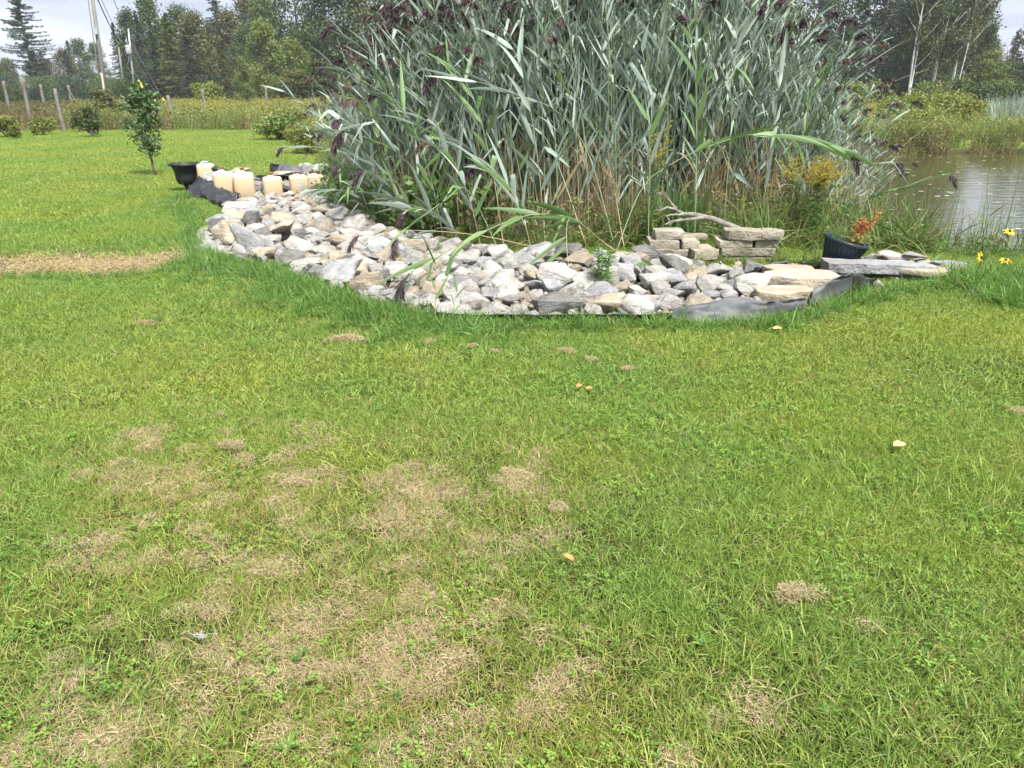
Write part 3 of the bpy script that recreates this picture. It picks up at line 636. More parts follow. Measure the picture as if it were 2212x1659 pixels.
def slab(px, py, wpx, dep, t, label, seed, mat='tan', z=0.0, rz=0, tilt=(0, 0), irr=.12, group='flat stone slabs at the right end of the bed'):
    g = gp(px, py, z); s = math.hypot(g.y, CAMH-z)/FPX
    me = slab_mesh('stone_slab', wpx*s, dep, t, M[mat], seed, irr)
    return link('stone_slab', me, loc=(g.x, g.y+dep/2, z), rot=(tilt[0], tilt[1], rz), label=label, cat='stone slab', group=group)
slab(1746, 632, 162, .40, .12, 'large tan slab in the middle of the right end', 21, z=.03)
slab(1704, 662, 140, .32, .10, 'pale tan slab in front tucked against the right liner', 22, z=.02)
slab(1713, 597, 108, .30, .05, 'thin flat tan slab at the back of the right end', 23, z=.09)
slab(1660, 597, 60, .2, .06, 'small pale slab beside the thin flat one', 24, z=.03, mat='pale')
g = at(1893, 580, 6.68); me = slab_mesh('stone_slab', .93, .22, .085, M['flag'], 31, box=True, bev=.006)
link('stone_slab', me, loc=(g.x+.0, 6.68, .085), rot=(0, .03, -.05), label='long blue grey flagstone plank bridging the right end below the tub', cat='stone slab')
slab(2010, 600, 112, .36, .05, 'thin tan slab overlapping the right end of the grey plank', 32, z=.09, mat='tan', irr=.2)
slab(1968, 610, 96, .3, .04, 'white flat slab beneath the thin tan one', 33, z=.02, mat='pale', irr=.2)
slab(2075, 592, 62, .25, .045, 'thin brownish slab stack end near the yellow flowers', 34, z=.05, mat='block', irr=.2)
slab(2062, 580, 80, .22, .04, 'grey flat slab behind the brownish one near the yellow flowers', 35, z=.05, mat='flag', irr=.2)
slab(532, 440, 96, .3, .06, 'long tan slab under the two front jugs', 41, z=.0, group='flat slabs under the jugs')
slab(605, 442, 84, .28, .06, 'tan slab under the single middle jug', 42, z=.0, group='flat slabs under the jugs')
slab(690, 446, 70, .3, .06, 'brownish slab right of the jugs near the reeds', 43, z=.0, mat='block', group='flat slabs under the jugs')
SM = [(1895, 560, 36, 24, 'pale', 'pale rock right of the tub behind the grey plank'), (1932, 560, 58, 32, 'pale', 'biggest pale rock behind the grey plank'), (1975, 562, 50, 32, 'grey', 'grey rock behind the middle of the plank'), (1960, 572, 40, 18, 'tan', 'low tan rock touching the back of the plank'), (2005, 570, 40, 18, 'pale', 'flat pale rock behind the right part of the plank'), (2020, 576, 34, 16, 'tan', 'small tan rock by the plank end'), (1850, 558, 30, 16, 'pale', 'tiny pale rock under the tub rim'), (1885, 612, 52, 26, 'pale', 'whitish rock below the left half of the grey plank'), (1775, 588, 26, 20, 'tan', 'small brown rock beside the plank end'),
      (1620, 678, 40, 20, 'pale', 'pale rock half covered by the liner'), (1690, 640, 30, 24, 'grey', 'grey pebble-like rock between two tan slabs'), (1680, 628, 34, 22, 'dark', 'dark rock under the edge of the large tan slab'),
      (655, 416, 34, 26, 'tan', 'brown rock in front of the labelled right jug'), (682, 412, 36, 26, 'dark', 'dark rock in front of the rightmost jug'), (622, 424, 28, 20, 'pale', 'pale rock right of the single middle jug'), (560, 422, 24, 18, 'pale', 'white rock between the front jugs and the middle jug'), (548, 405, 40, 24, 'dark', 'dark rock behind the front jugs'), (600, 382, 60, 20, 'tan', 'tan rock behind the middle jug'), (512, 372, 50, 16, 'tan', 'tan rock behind the front jugs by the hose'), (690, 372, 50, 28, 'grey', 'grey rock at the back beside the reeds'), (660, 366, 40, 24, 'pale', 'pale rock at the back near the crumpled liner'), (640, 384, 60, 18, 'block', '')]
for cx, cy_, wpx, hpx, tone, lab in SM:
    if not lab: continue
    g = gp(cx, cy_+hpx*.4, .02); s = math.hypot(g.y, CAMH)/FPX
    put_rock(g.x, g.y+wpx*s*.3, 0, wpx*s*1.1, wpx*s*.8, hpx*s, tone, lab, group=None, rz=0, tilt=.05)

# ------------------------------------------------------------------ liner pieces
def sheet(name, P0, P1, label, mat='liner', nv=10, bulge=.05, crump=.035, seed=0, cat='pond liner', drop=0.0, group='pieces of black pond liner'):
    """cloth strip between two polylines with folds"""
    def res(P, n):
        P = np.array([list(p) for p in P]); d = np.concatenate([[0], np.cumsum(np.linalg.norm(np.diff(P, axis=0), axis=1))]); u = np.linspace(0, d[-1], n)
        return np.stack([np.interp(u, d, P[:, k]) for k in range(3)], 1)
    nu = 110; A = res(P0, nu); B = res(P1, nu); V = []
    for j in range(nv+1):
        v = j/nv
        for i in range(nu):
            p = A[i]*(1-v)+B[i]*v; f = .7*mnoise.noise((p[0]*4+seed, p[1]*4, v*1.2))+.75*(1-min(1, 2.0*abs(mnoise.noise((p[0]*2.6+p[1]*2+v*1.4, p[1]*1.5-p[0]*1.2+v*2.1, seed)))))**1.6+.22*(1-min(1, 2.4*abs(mnoise.noise((p[0]*6-v*3, p[1]*5+v*3, seed+4)))))**1.5
            V.append((p[0]+f*crump*.25, p[1]-f*crump*.5, p[2]+math.sin(v*math.pi)*bulge+f*crump*(1 if 0 < j else .4)))
    q = [(j*nu+i, j*nu+i+1, (j+1)*nu+i+1, (j+1)*nu+i) for j in range(nv) for i in range(nu-1)]
    mb = MB(); mb.add(V, q); me = mb.mesh(name, M[mat], True)
    o = link(name, me, label=label, cat=cat, group=group); sd = o.modifiers.new('thickness', 'SOLIDIFY'); sd.thickness = .004; return o
G = gp
sheet('pond_liner', [G(1448, 692, .0), G(1500, 700, .0), G(1600, 698, .0), G(1690, 684, .0), G(1740, 672, 0)], [G(1455, 674, .05), G(1530, 656, .11), G(1570, 646, .14), G(1660, 656, .12), G(1735, 652, .08)], 'crumpled grey black liner lying along the front grass edge at right', bulge=.04, seed=3)
sheet('pond_liner', [G(1745, 668, .0), G(1790, 656, .0), G(1835, 640, .0)], [G(1758, 628, .12), G(1800, 606, .2), G(1842, 592, .22)], 'upright fold of black liner standing beside the tan slabs', bulge=.06, crump=.05, seed=8)
sheet('pond_liner', [G(1835, 642, -.02), G(1870, 628, 0), G(1895, 618, 0)], [G(1845, 594, .2), G(1870, 602, .12), G(1890, 608, .08)], 'black sheet standing in for the shaded hollow behind the upright grey fold', 'blackliner', bulge=-.05, crump=.03, seed=18)  # black sheet added for the dark hollow behind the fold
sheet('pond_liner', [G(700, 640, -.01), G(850, 682, -.01), G(1040, 698, -.01), G(1250, 700, -.01), G(1448, 696, -.01)], [G(702, 630, .03), G(850, 672, .04), G(1040, 682, .07), G(1250, 681, .07), G(1450, 680, .06)], 'thin black liner edge showing below the front rocks', 'blackliner', bulge=.01, crump=.012, seed=5, nv=4)
sheet('pond_liner', [G(1625, 592, .02), G(1660, 590, .03), G(1705, 582, .03)], [G(1630, 582, .1), G(1665, 573, .12), G(1700, 567, .12)], 'short rolled black liner behind the right slabs', bulge=.03, crump=.03, seed=11)
sheet('pond_liner', [G(409, 427, .01), G(434, 428, .01), G(458, 438, .01), G(487, 450, .01), G(508, 450, .01)], [at(410, 412, 12.9), at(432, 396, 12.8), at(468, 396, 12.8), at(480, 418, 12.3), at(521, 434, 11.9)], 'crumpled black liner heaped below the urn and jugs', 'blackliner', bulge=.07, crump=.10, seed=21, nv=16)
sheet('pond_liner', [G(582, 372, .02), G(610, 384, .02), G(655, 380, .02)], [at(590, 362, 15.6), at(620, 363, 15.6), at(652, 366, 15.6)], 'crumpled liner sheet at the back by the lawn, above the middle jug', bulge=.06, crump=.09, seed=31)
sheet('pond_liner', [G(552, 398, .02), G(600, 398, .02), G(640, 392, .02)], [at(555, 383, 14.0), at(590, 385, 14.0), at(640, 385, 14.0)], 'strip of black liner between the jugs', 'blackliner', bulge=.05, crump=.06, seed=37)
sheet('liner_strip', [G(565, 456, .03), G(640, 456, .03), G(720, 452, .03)], [G(560, 444, .04), G(640, 442, .05), G(720, 440, .04)], 'smooth grey strip of liner in the rocks in front of the jugs', bulge=.0, crump=.02, seed=41)
sheet('landscape_fabric', [G(424, 548, .02), G(470, 550, .02), G(505, 548, .02)], [G(424, 494, .03), G(452, 486, .03), G(480, 488, .04)], 'frayed grey landscape fabric on the grass at the left tip of the rocks', 'fabric', bulge=.0, crump=.012, seed=51, cat='landscape fabric', group=None)

# ------------------------------------------------------------------ urn, jugs, hose, tub
g = gp(402, 417); urn = empty('urn_planter', (g.x, 13.0, 0.0), label='black plastic urn planter standing on the lawn left of the jugs', cat='planter')
mb = MB(); lathe(mb, [(0, 0), (.12, 0), (.122, .02), (.075, .045), (.05, .08), (.052, .10), (.075, .12), (.135, .145), (.162, .19), (.170, .26), (.176, .33), (.195, .39), (.222, .43), (.236, .44)], 40)
link('bowl', mb.mesh('bowl', M['blackplastic'], True), urn)
mb = MB(); lathe(mb, [(.235, .435), (.258, .44), (.262, .452), (.258, .468), (.24, .472), (.22, .468), (.21, .43), (.205, .40)], 40); link('rim', mb.mesh('rim', M['blackplastic'], True), urn)
mb = MB(); lathe(mb, [(.0, .415), (.207, .41)], 24); link('potting_soil', mb.mesh('soil', plain('potting_soil', (.05, .035, .025), .95)), urn)
mb = MB(); n = 70; b = disc(n, .18); b[:, 2] = .41; d = tilted(n, .05, .6); Ls = rng.uniform(.06, .2, n); ribbons(mb, b, d, Ls, .006, d*np.array([.1, .1, -.1])*Ls[:, None]*4, 3)
link('grass_sprouts', mb.mesh('sprouts', M['wildgrass']), urn, kind='stuff')
def loft(mb, levels, n=32, pw=5, m=0):
    V = []; q = []
    for z, sx, sy in levels:
        for j in range(n):
            a = 2*math.pi*j/n; c, s = math.cos(a), math.sin(a); k = (abs(c)**pw+abs(s)**pw)**(-1/pw); V.append((c*k*sx, s*k*sy, z))
    for i in range(len(levels)-1):
        for j in range(n): q.append((i*n+j, i*n+(j+1) % n, (i+1)*n+(j+1) % n, (i+1)*n+j))
    q.append(tuple(range(n))[::-1]); q.append(tuple((len(levels)-1)*n+j for j in range(n))); mb.add(V, q, m)
def jug(px, py, Y, wpx, hpx, label, rz=0, cap='cap', lab=False, style=0):
    s = (Y*CP+CAMH*SP)/FPX; W = wpx*s/2; H = hpx*s; p0 = at(px, py-4, Y); root = empty('water_jug', (p0.x, Y, max(.02, p0.z)), rz+.32, label=label, cat='jug', group='plastic jugs of tan water on the slabs')
    mb = MB(); loft(mb, [(0, W*.90, W*.58), (.012, W*.97, W*.64), (.03, W, W*.67), (H*.45, W*.985, W*.66), (H*.8, W, W*.67), (H*.9, W*.98, W*.65), (H*.95, W*.9, W*.58), (H*.975, W*.75, W*.46), (H*.98, W*.4, W*.25)])
    link('body', mb.mesh('jug_body', M['jug'], True), root)
    mb = MB(); tube(mb, [(-W*.5, 0, H*.95), (-W*.42, 0, H*1.0), (-W*.2, 0, H*1.015), (W*.12, 0, H*1.01), (W*.22, 0, H*.96)], .013, 8); link('handle', mb.mesh('jug_handle', M['jug'], True), root)
    mb = MB()
    if style == 0: lathe(mb, [(0.0, H*.95), (.03, H*.95), (.03, H*1.11), (.026, H*1.12), (0, H*1.12)], 14, c=(-W*.05 if cap == 'cap' else 0, W*.35)); lathe(mb, [(0.0, H*1.12), (.038, H*1.12), (.038, H*1.16), (0, H*1.16)], 12, c=(-W*.05, W*.35))
    else: lathe(mb, [(0.0, H*.95), (.045, H*.95), (.045, H*1.03), (.05, H*1.035), (.05, H*1.075), (.045, H*1.085), (0, H*1.085)], 20)
    link('cap', mb.mesh('jug_cap', M[cap], True), root)
    if lab:
        mb = MB(); a = W*.5*lab; b0, b1 = H*.18, H*.62; yy = -W*.675
        mb.add([(-a+.02, yy, b0), (a+.02, yy, b0), (a+.02, yy, b1), (-a+.02, yy, b1), (-a+.02, yy+.03, b0), (a+.02, yy+.03, b0), (a+.02, yy+.03, b1), (-a+.02, yy+.03, b1)], [(0, 1, 2, 3), (0, 4, 5, 1), (3, 2, 6, 7), (0, 3, 7, 4), (1, 5, 6, 2)])
        link('label_sticker', mb.mesh('jug_label', M['label']), root)
    return root
jug(449, 404, 13.0, 37, 46, 'tall labelled jug with a pale blue cap right beside the urn', .1, 'capblue', .75, 1)
jug(488, 428, 12.25, 43, 53, 'left one of the two touching front jugs, full of tan water', .08)
jug(531, 430, 12.2, 43, 53, 'right one of the two touching front jugs, full of tan water', -.04)
jug(592, 430, 12.2, 40, 44, 'lone middle jug standing on the tan slab', .02)
jug(648, 428, 12.5, 39, 42, 'jug with a grey sticker left of the last jug near the reeds', .1, 'cap', .6)
jug(684, 420, 12.9, 33, 37, 'rightmost jug half hidden by reeds', -.15)
def hose(pts, rad, label):
    P = np.array([list(p) for p in pts]); u = np.linspace(0, 1, len(P)); uu = np.linspace(0, 1, 90); Q = np.stack([np.interp(uu, u, P[:, k]) for k in range(3)], 1)
    rr = rad*(1+.07*np.sin(np.arange(90)*math.pi)); rr = rad*(1+.08*(np.arange(90) % 2)); mb = MB(); tube(mb, Q, rr, 12); o = link('drain_hose', mb.mesh('hose', M['hose'], True), label=label, cat='hose')
hose([at(458, 364, 13.0), at(475, 367, 13.0), at(492, 374, 13.2), at(520, 384, 13.4), at(552, 393, 13.2), at(575, 399, 13.0), at(600, 404, 12.9), at(628, 411, 12.9), at(640, 414, 12.9)], .05, 'black corrugated drain hose running behind the jugs')
# tilted tub
g = at(1810, 562, 7.02); tub = empty('planter_tub', (g.x, 7.02, .09), label='dark blue black plastic tub tilted at the plank with an orange plant', cat='planter')
tub.rotation_euler = (R(4), R(13), 0)
mb = MB(); lathe(mb, [(0, 0), (.13, 0), (.14, .01), (.165, .10), (.185, .19), (.188, .20)], 40); lathe(mb, [(.188, .195), (.202, .197), (.204, .225), (.196, .232), (.184, .228), (.18, .19), (.14, .03), (0, .03)], 40)
for k in range(26):
    a = k*2*math.pi/26; tube(mb, [(.143*math.cos(a), .143*math.sin(a), .012), (.19*math.cos(a), .19*math.sin(a), .19)], .004, 4)
M['tub'] = plain('blue_black_plastic', (.018, .03, .042), .4, .5); link('tub', mb.mesh('tub', M['tub'], True), tub)
mb = MB(); lathe(mb, [(0, .19), (.182, .185)], 24); link('potting_soil', mb.mesh('soil', D.materials['potting_soil']), tub)
mb = MB(); n = 420; cst = []
for k in range(9):
    a = rng.uniform(0, 6.28); b0 = np.array([.06+.05*math.cos(a), .05*math.sin(a), .19]); tp = b0+np.array([rng.uniform(0, .12), rng.uniform(-.05, .05), rng.uniform(.2, .36)])
    tube(mb, [b0, (b0+tp)/2, tp], .003, 4)
    for q in np.linspace(.3, 1, 10): cst.append(b0*(1-q)+tp*q)
cst = np.array(cst); pc = np.repeat(cst, 9, 0)+rng.normal(0, .014, (len(cst)*9, 3)); diamonds(mb, pc, rng.uniform(.012, .028, len(pc)), asp=.6)
link('orange_plume', mb.mesh('orange', M['orangeplant']), tub, kind='stuff')
mb = MB(); n = 90; b = disc(n, .08)+np.array([-.08, 0, .19]); d = tilted(n, .05, .45); Ls = rng.uniform(.12, .26, n); ribbons(mb, b, d, Ls, .005, d*np.array([.3, .3, -.2])*Ls[:, None], 3)
link('grass_sprouts', mb.mesh('sprouts', M['wildgrass']), tub, kind='stuff')
mb = MB(); pc = rng.normal(0, 1, (260, 3))*np.array([.06, .05, .04])+np.array([.07, 0, .25]); diamonds(mb, pc, rng.uniform(.02, .045, 260)); link('leaf_clump', mb.mesh('leaves', M['shrub']), tub, kind='stuff')

# driftwood
dw = MB(); Yd = 7.85
def bent(pts, n=14, jit=.006):
    P = np.array([list(p) for p in pts]); u = np.linspace(0, 1, len(P)); uu = np.linspace(0, 1, n); Q = np.stack([np.interp(uu, u, P[:, k]) for k in range(3)], 1)
    return Q+rng.normal(0, jit, Q.shape)
mainp = bent([at(1449, 440, 7.9), at(1462, 455, 7.9), at(1474, 461, 7.88), at(1507, 466, 7.85), at(1544, 474, 7.8), at(1598, 496, 7.75), at(1604, 502, 7.7)], 18, .004)
tube(dw, mainp, np.interp(np.linspace(0, 1, 18), [0, .2, .5, .9, 1], [.011, .017, .026, .035, .026]), 10)
for pts, r0, r1 in (([at(1462, 455, 7.9), at(1443, 447, 7.85), at(1428, 455, 7.8), at(1418, 454, 7.8)], .015, .006), ([at(1455, 446, 7.9), at(1451, 438, 7.95), at(1436, 422, 8.0), at(1418, 416, 8.0)], .011, .004), ([at(1480, 463, 7.86), at(1460, 463, 7.8), at(1438, 467, 7.78)], .017, .006), ([at(1520, 470, 7.82), at(1490, 473, 7.75), at(1452, 477, 7.7), at(1436, 486, 7.65)], .02, .007), ([at(1440, 466, 7.78), at(1447, 482, 7.75), at(1449, 498, 7.72)], .005, .003), ([at(1445, 425, 7.98), at(1430, 414, 8), at(1415, 424, 8)], .004, .002), ([at(1430, 455, 7.8), at(1424, 448, 7.82), at(1421, 437, 7.8)], .005, .002)):
    q = bent(pts, 9, .003); tube(dw, q, np.linspace(r0, r1, 9), 7)
link('driftwood_branch', dw.mesh('driftwood', M['drift'], True), label='bleached forked driftwood branch lying over the two block stacks', cat='driftwood')

# ------------------------------------------------------------------ reeds
def curve_pts(pts, n):
    P = np.array([list(p) for p in pts], float)
    k = len(P)
    if k < 3:
        u = np.linspace(0, 1, n)[:, None]; return P[0]*(1-u)+P[-1]*u
    d = np.concatenate([[0], np.cumsum(np.linalg.norm(np.diff(P, axis=0), axis=1))]); out = []
    Pe = np.concatenate([[2*P[0]-P[1]], P, [2*P[-1]-P[-2]]])
    for s in np.linspace(0, d[-1], n):
        i = min(max(np.searchsorted(d, s)-1, 0), k-2); t = (s-d[i])/(d[i+1]-d[i]+1e-9); a, b, c, e = Pe[i], Pe[i+1], Pe[i+2], Pe[i+3]
        out.append(.5*((2*b)+(-a+c)*t+(2*a-5*b+4*c-e)*t*t+(-a+3*b-3*c+e)*t**3))
    return np.array(out)
def leaf_geo(mb, base, d, L, W, droop, m=0, t=.5, roll=0.0, fold=.25, kink=0, flat=None):
    """one reed leaf: lanceolate, folded along its midrib, arching with its weight"""
    S = 9; p = np.array(base, float); d = nrm(np.array(d, float)); hz = np.cross(d, (0, 0, 1.0)); hz = nrm(hz) if np.linalg.norm(hz) > 1e-3 else np.array([1.0, 0, 0])
    if flat is not None: hz = nrm(np.cross(d, flat)); roll = 0
    V = []
    for i in range(S+1):
        u = i/S; up = np.cross(hz, d); c, s = math.cos(roll), math.sin(roll); sd = hz*c+up*s; nn = up*c-hz*s
        w = W*.5*float(LANCE(np.array(u))); V += [p-sd*w+nn*w*fold, p, p+sd*w+nn*w*fold]
        if i < S:
            k = droop*(.4+1.4*u)/S
            if kink and i == kink: k += 1.1
            d = nrm(d+np.array([0, 0, -1.0])*k); p = p+d*L/S
    q = []
    for i in range(S):
        for j in range(2): a = i*3+j; q.append((a, a+1, a+4, a+3))
    mb.add(V, q, m, t)
def plume_geo(mb, base, d, L=.26, side=None, n=60, dens=1.0):
    """drooping one-sided panicle"""
    S = 12; p = np.array(base, float); d = nrm(np.array(d, float)); P = [p.copy()]; Dn = [d]
    for i in range(S): d = nrm(d+np.array([0, 0, -1.0])*.16); p = p+d*L/S; P.append(p.copy()); Dn.append(d)
    P = np.array(P); Dn = np.array(Dn); tube(mb, P, np.linspace(.003, .0012, S+1), 4)
    n = int(n*dens); u = rng.uniform(.05, 1, n); idx = (u*S).astype(int); b = P[np.clip(idx, 0, S)]; dd = Dn[np.clip(idx, 0, S)]
    dr = nrm(dd*.75+rng.normal(size=(n, 3))*.42+np.array([0, 0, -.38])); Ls = L*rng.uniform(.22, .46, n)*(1.2-.5*u)
    bend = np.array([0, 0, -1.0])*(Ls*rng.uniform(.15, .5, n))[:, None]
    ribbons(mb, b, dr, Ls, L*.042*rng.uniform(.6, 1.3, n), bend, 4, prof=lambda v: np.clip(np.sin(v*math.pi*.9+.25), .15, 1))
def build_reed(path, nleaf, leaf0=.25, Lf=(.26, .62), Wf=.029, plume=True, joined=False, root=None, rad=.0055, green=False, droop=(.05, .45), az=None, spread=(.25, .55), plumeL=.26, name='reed_plant', loc=(0, 0, 0), brown=False, leafend=.97, turned=0, oneside=False):
    plumeL *= .86
    """path in local coordinates from the foot; returns an empty with stem, leaf and plume parts"""
    o = root or empty(name, loc)
    P = curve_pts(path, 18); T = nrm(np.gradient(P, axis=0)); mb = MB(); tube(mb, P, np.linspace(rad, rad*.4, 18), 5); link('stem', mb.mesh('reed_stem', M['reedstem'], True), o)
    jm = MB(); sgn = 1
    for i in range(nleaf):
        u = leaf0+(leafend-leaf0)*(i+.3*random.random())/max(nleaf-1, 1); u = min(u, .99); k = u*17; a = int(k); f = k-a; a = min(a, 16)
        p = P[a]*(1-f)+P[a+1]*f; t = T[a]
        sgn = 1 if oneside else -sgn; aa = (az if az is not None else 0)+(0 if sgn > 0 else math.pi)+random.gauss(0, .5)
        hd = np.array([math.cos(aa), math.sin(aa), 0]); sp = random.uniform(*spread); d = nrm(t*(1-sp*.6)+hd*sp)
        L = random.uniform(*Lf)*(1.0 if u < .9 else .75); dead = (not turned and u < leaf0+.10 and random.random() < .3)
        mt = 1 if (dead and joined) else 0; tt = random.random()
        tgt = jm if joined else MB()
        leaf_geo(tgt, p, d, L, Wf*random.uniform(.7, 1.3), random.uniform(*droop)*(2.2 if dead else 1), mt, tt, roll=random.choice([-.9, .9])+random.gauss(0, .45), kink=(random.choice([0, 0, 0, 0, 0, 3, 5])), flat=(np.array([random.gauss(0, .45), 1, random.gauss(0, .45)]) if random.random() < turned else None))
        if not joined: link('leaf', tgt.mesh('reed_leaf', M['deadleaf'] if dead else (M['reedleaf_green'] if (green or random.random() < .12) else M['reedleaf']), True), o)
    if joined: link('leaves', jm.mesh('reed_leaves', [M['reedleaf'] if not green else M['reedleaf_green'], M['deadleaf']], True), o, kind='stuff')
    if plume:
        pm = MB(); plume_geo(pm, P[-1], nrm(T[-1]+np.array([0, 0, -.1])), plumeL, n=170); link('plume', pm.mesh('reed_plume', M['plume2'] if brown else M['plume']), o)
    return o
GR = 'tall reeds of the big clump'
def hero(pts, label, nleaf=9, plume=True, **k):
    P = [Vector(p) if len(p) == 3 and isinstance(p, Vector) else at(*p) for p in pts]; k.setdefault('turned', .75); b = P[0].copy(); b.z = 0 if b.z < .5 else b.z
    P[0] = b; loc = b.copy(); Q = [p-loc for p in P]
    dr = P[-1]-P[0]; o = build_reed([tuple(q) for q in Q], nleaf, plume=plume, az=(math.pi if k.get('oneside') else math.atan2(dr.y, dr.x)+math.pi/2*.35), loc=loc, **k)
    return tag(o, label, 'reed')
GB = lambda px, py: gp(px, py)
hero([GB(1345, 552), (1310, 530, 8.3), (1277, 503, 8.0), (1236, 470, 7.6), (1152, 463, 7.2), (1074, 487, 6.9), (962, 545, 6.4), (903, 581, 5.95), (877, 598, 5.75)], 'long reed arching low over the rocks with a purple plume touching the grass', 11, leaf0=.36, Lf=(.45, .68), Wf=.052, green=True, droop=(.2, .8), plumeL=.30)
hero([GB(1350, 556), (1300, 520, 8.0), (1255, 483, 7.5), (1232, 471, 7.3), (1224, 490, 7.1), (1225, 545, 6.9), (1232, 601, 6.7), (1238, 634, 6.6)], 'snapped reed shoot hanging straight down over the rocks with leaves fanned left', 12, plume=False, leaf0=.42, Lf=(.42, .66), Wf=.05, green=True, droop=(.1, .35), spread=(.55, .85), oneside=True)
hero([GB(1290, 562), (1297, 548, 7.6), (1331, 541, 7.4), (1370, 556, 7.1), (1420, 587, 6.7), (1485, 620, 6.35), (1540, 655, 6.1)], 'bent green reed lying over the rocks in front of the left block stack', 10, leaf0=.3, Lf=(.45, .7), Wf=.058, green=True, droop=(.2, .8), plumeL=.14)
hero([GB(1240, 550), (1152, 533, 7.9), (1032, 508, 7.5), (903, 498, 7.2), (821, 505, 7.0), (776, 509, 6.9)], 'straw coloured reed reaching left across the rocks with a small dark plume', 5, leaf0=.55, Lf=(.22, .34), Wf=.018, droop=(.4, 1), plumeL=.2)
hero([GB(1080, 545), (1010, 410, 8.0), (962, 433, 7.7), (926, 458, 7.5), (868, 500, 7.2), (858, 512, 7.1)], 'reed drooping left above the back rocks with a dark purple plume', 8, leaf0=.3, Lf=(.3, .45), green=True, plumeL=.24)
hero([GB(905, 500), (806, 422, 9.0), (765, 414, 8.8), (726, 410, 8.6), (660, 410, 8.4)], 'broken reed sticking out left before the jugs with withered hanging leaves', 8, plume=False, leaf0=.5, Lf=(.26, .4), droop=(1.0, 1.9), spread=(.2, .5))
hero([GB(1150, 520), (1076, 375, 8.9), (1003, 316, 8.7), (885, 237, 8.5), (785, 175, 8.4), (722, 139, 8.4), (706, 137, 8.4)], 'long leaning reed with its dark plume highest at the left fringe', 9, leaf0=.4, plumeL=.17)
hero([GB(1090, 510), (985, 330, 9.6), (910, 231, 9.5), (832, 147, 9.4), (769, 94, 9.3), (726, 62, 9.3)], 'tall leaning reed whose plume points left before the dark trees', 9, leaf0=.4, plumeL=.26)
hero([GB(1330, 540), (1270, 330, 8.4), (1200, 238, 8.3), (1129, 210, 8.2), (1051, 181, 8.1), (945, 163, 8.0)], 'reed arching left across the middle with a dark purple plume', 10, leaf0=.45, plumeL=.24)
hero([GB(1350, 545), (1318, 370, 8.7), (1269, 250, 8.7), (1191, 150, 8.7), (1145, 66, 8.7)], 'tall reed in the centre with broad leaves and a bristling purple plume', 10, leaf0=.3, Lf=(.4, .6), Wf=.036, plumeL=.22)
hero([GB(1270, 540), (1180, 300, 8.6), (1066, 166, 8.6), (990, 108, 8.6), (975, 98, 8.6)], 'reed leaning left whose bushy brown plume hangs in the upper middle', 8, leaf0=.4, brown=True, plumeL=.26)
hero([GB(1130, 530), (1050, 360, 8.5), (972, 312, 8.3), (879, 262, 8.1), (800, 266, 7.9), (744, 281, 7.9)], 'low reed arching far left with a drooping nearly black plume', 11, leaf0=.4, Lf=(.4, .6), plumeL=.28)
hero([GB(930, 490), (840, 380, 8.8), (760, 335, 8.6), (690, 318, 8.5), (612, 318, 8.4)], 'lowest reed on the left edge reaching toward the lawn with a small plume', 9, leaf0=.3, Lf=(.25, .4), plumeL=.14)
hero([GB(1010, 520), (880, 350, 8.8), (800, 300, 8.6), (740, 288, 8.5), (700, 285, 8.5)], 'short reed on the left edge with a dark plume over the goldenrod field', 8, leaf0=.4, plumeL=.14)
hero([GB(1325, 560), (1387, 406, 7.9), (1455, 352, 7.9), (1525, 319, 7.9), (1622, 291, 7.9), (1725, 299, 7.9), (1790, 316, 7.9), (1838, 332, 7.9)], 'long bowed reed crossing the right half with a broad leaf and dark plume', 9, leaf0=.45, Lf=(.45, .7), Wf=.06, green=True, plumeL=.24, spread=(.15, .45))
hero([GB(1700, 545), (1790, 430, 9.2), (1850, 365, 9.3), (1900, 352, 9.4), (1935, 352, 9.4)], 'short reed on the right with a horizontal dark plume above the water', 8, leaf0=.3, plumeL=.2)
hero([GB(1640, 540), (1780, 470, 8.9), (1880, 428, 9.1), (1968, 399, 9.3), (2030, 374, 9.4), (2052, 378, 9.4)], 'thin reed stretching right over the pond with a plume at its tip', 8, leaf0=.45, Lf=(.3, .45), green=True, plumeL=.2)
hero([GB(1790, 480), (1860, 398, 10.5), (1915, 345, 10.5), (1990, 283, 10.5), (2063, 224, 10.5)], 'bare straw coloured stalk slanting up to the right above the pond', 2, plume=False, leaf0=.2, leafend=.4, rad=.006)
hero([GB(1720, 470), (1800, 330, 10.8), (1870, 240, 10.8), (1925, 180, 10.8), (2005, 150, 10.8)], 'second slanting bare stalk behind the right fringe of the clump', 1, plume=False, leaf0=.2, leafend=.4, rad=.005)
hero([GB(2030, 590), (1980, 530, 7.8), (1930, 500, 7.6)], 'single broad reed blade lying out right of the orange plant', 4, plume=False, leaf0=.2, Lf=(.35, .55), Wf=.03, green=True)

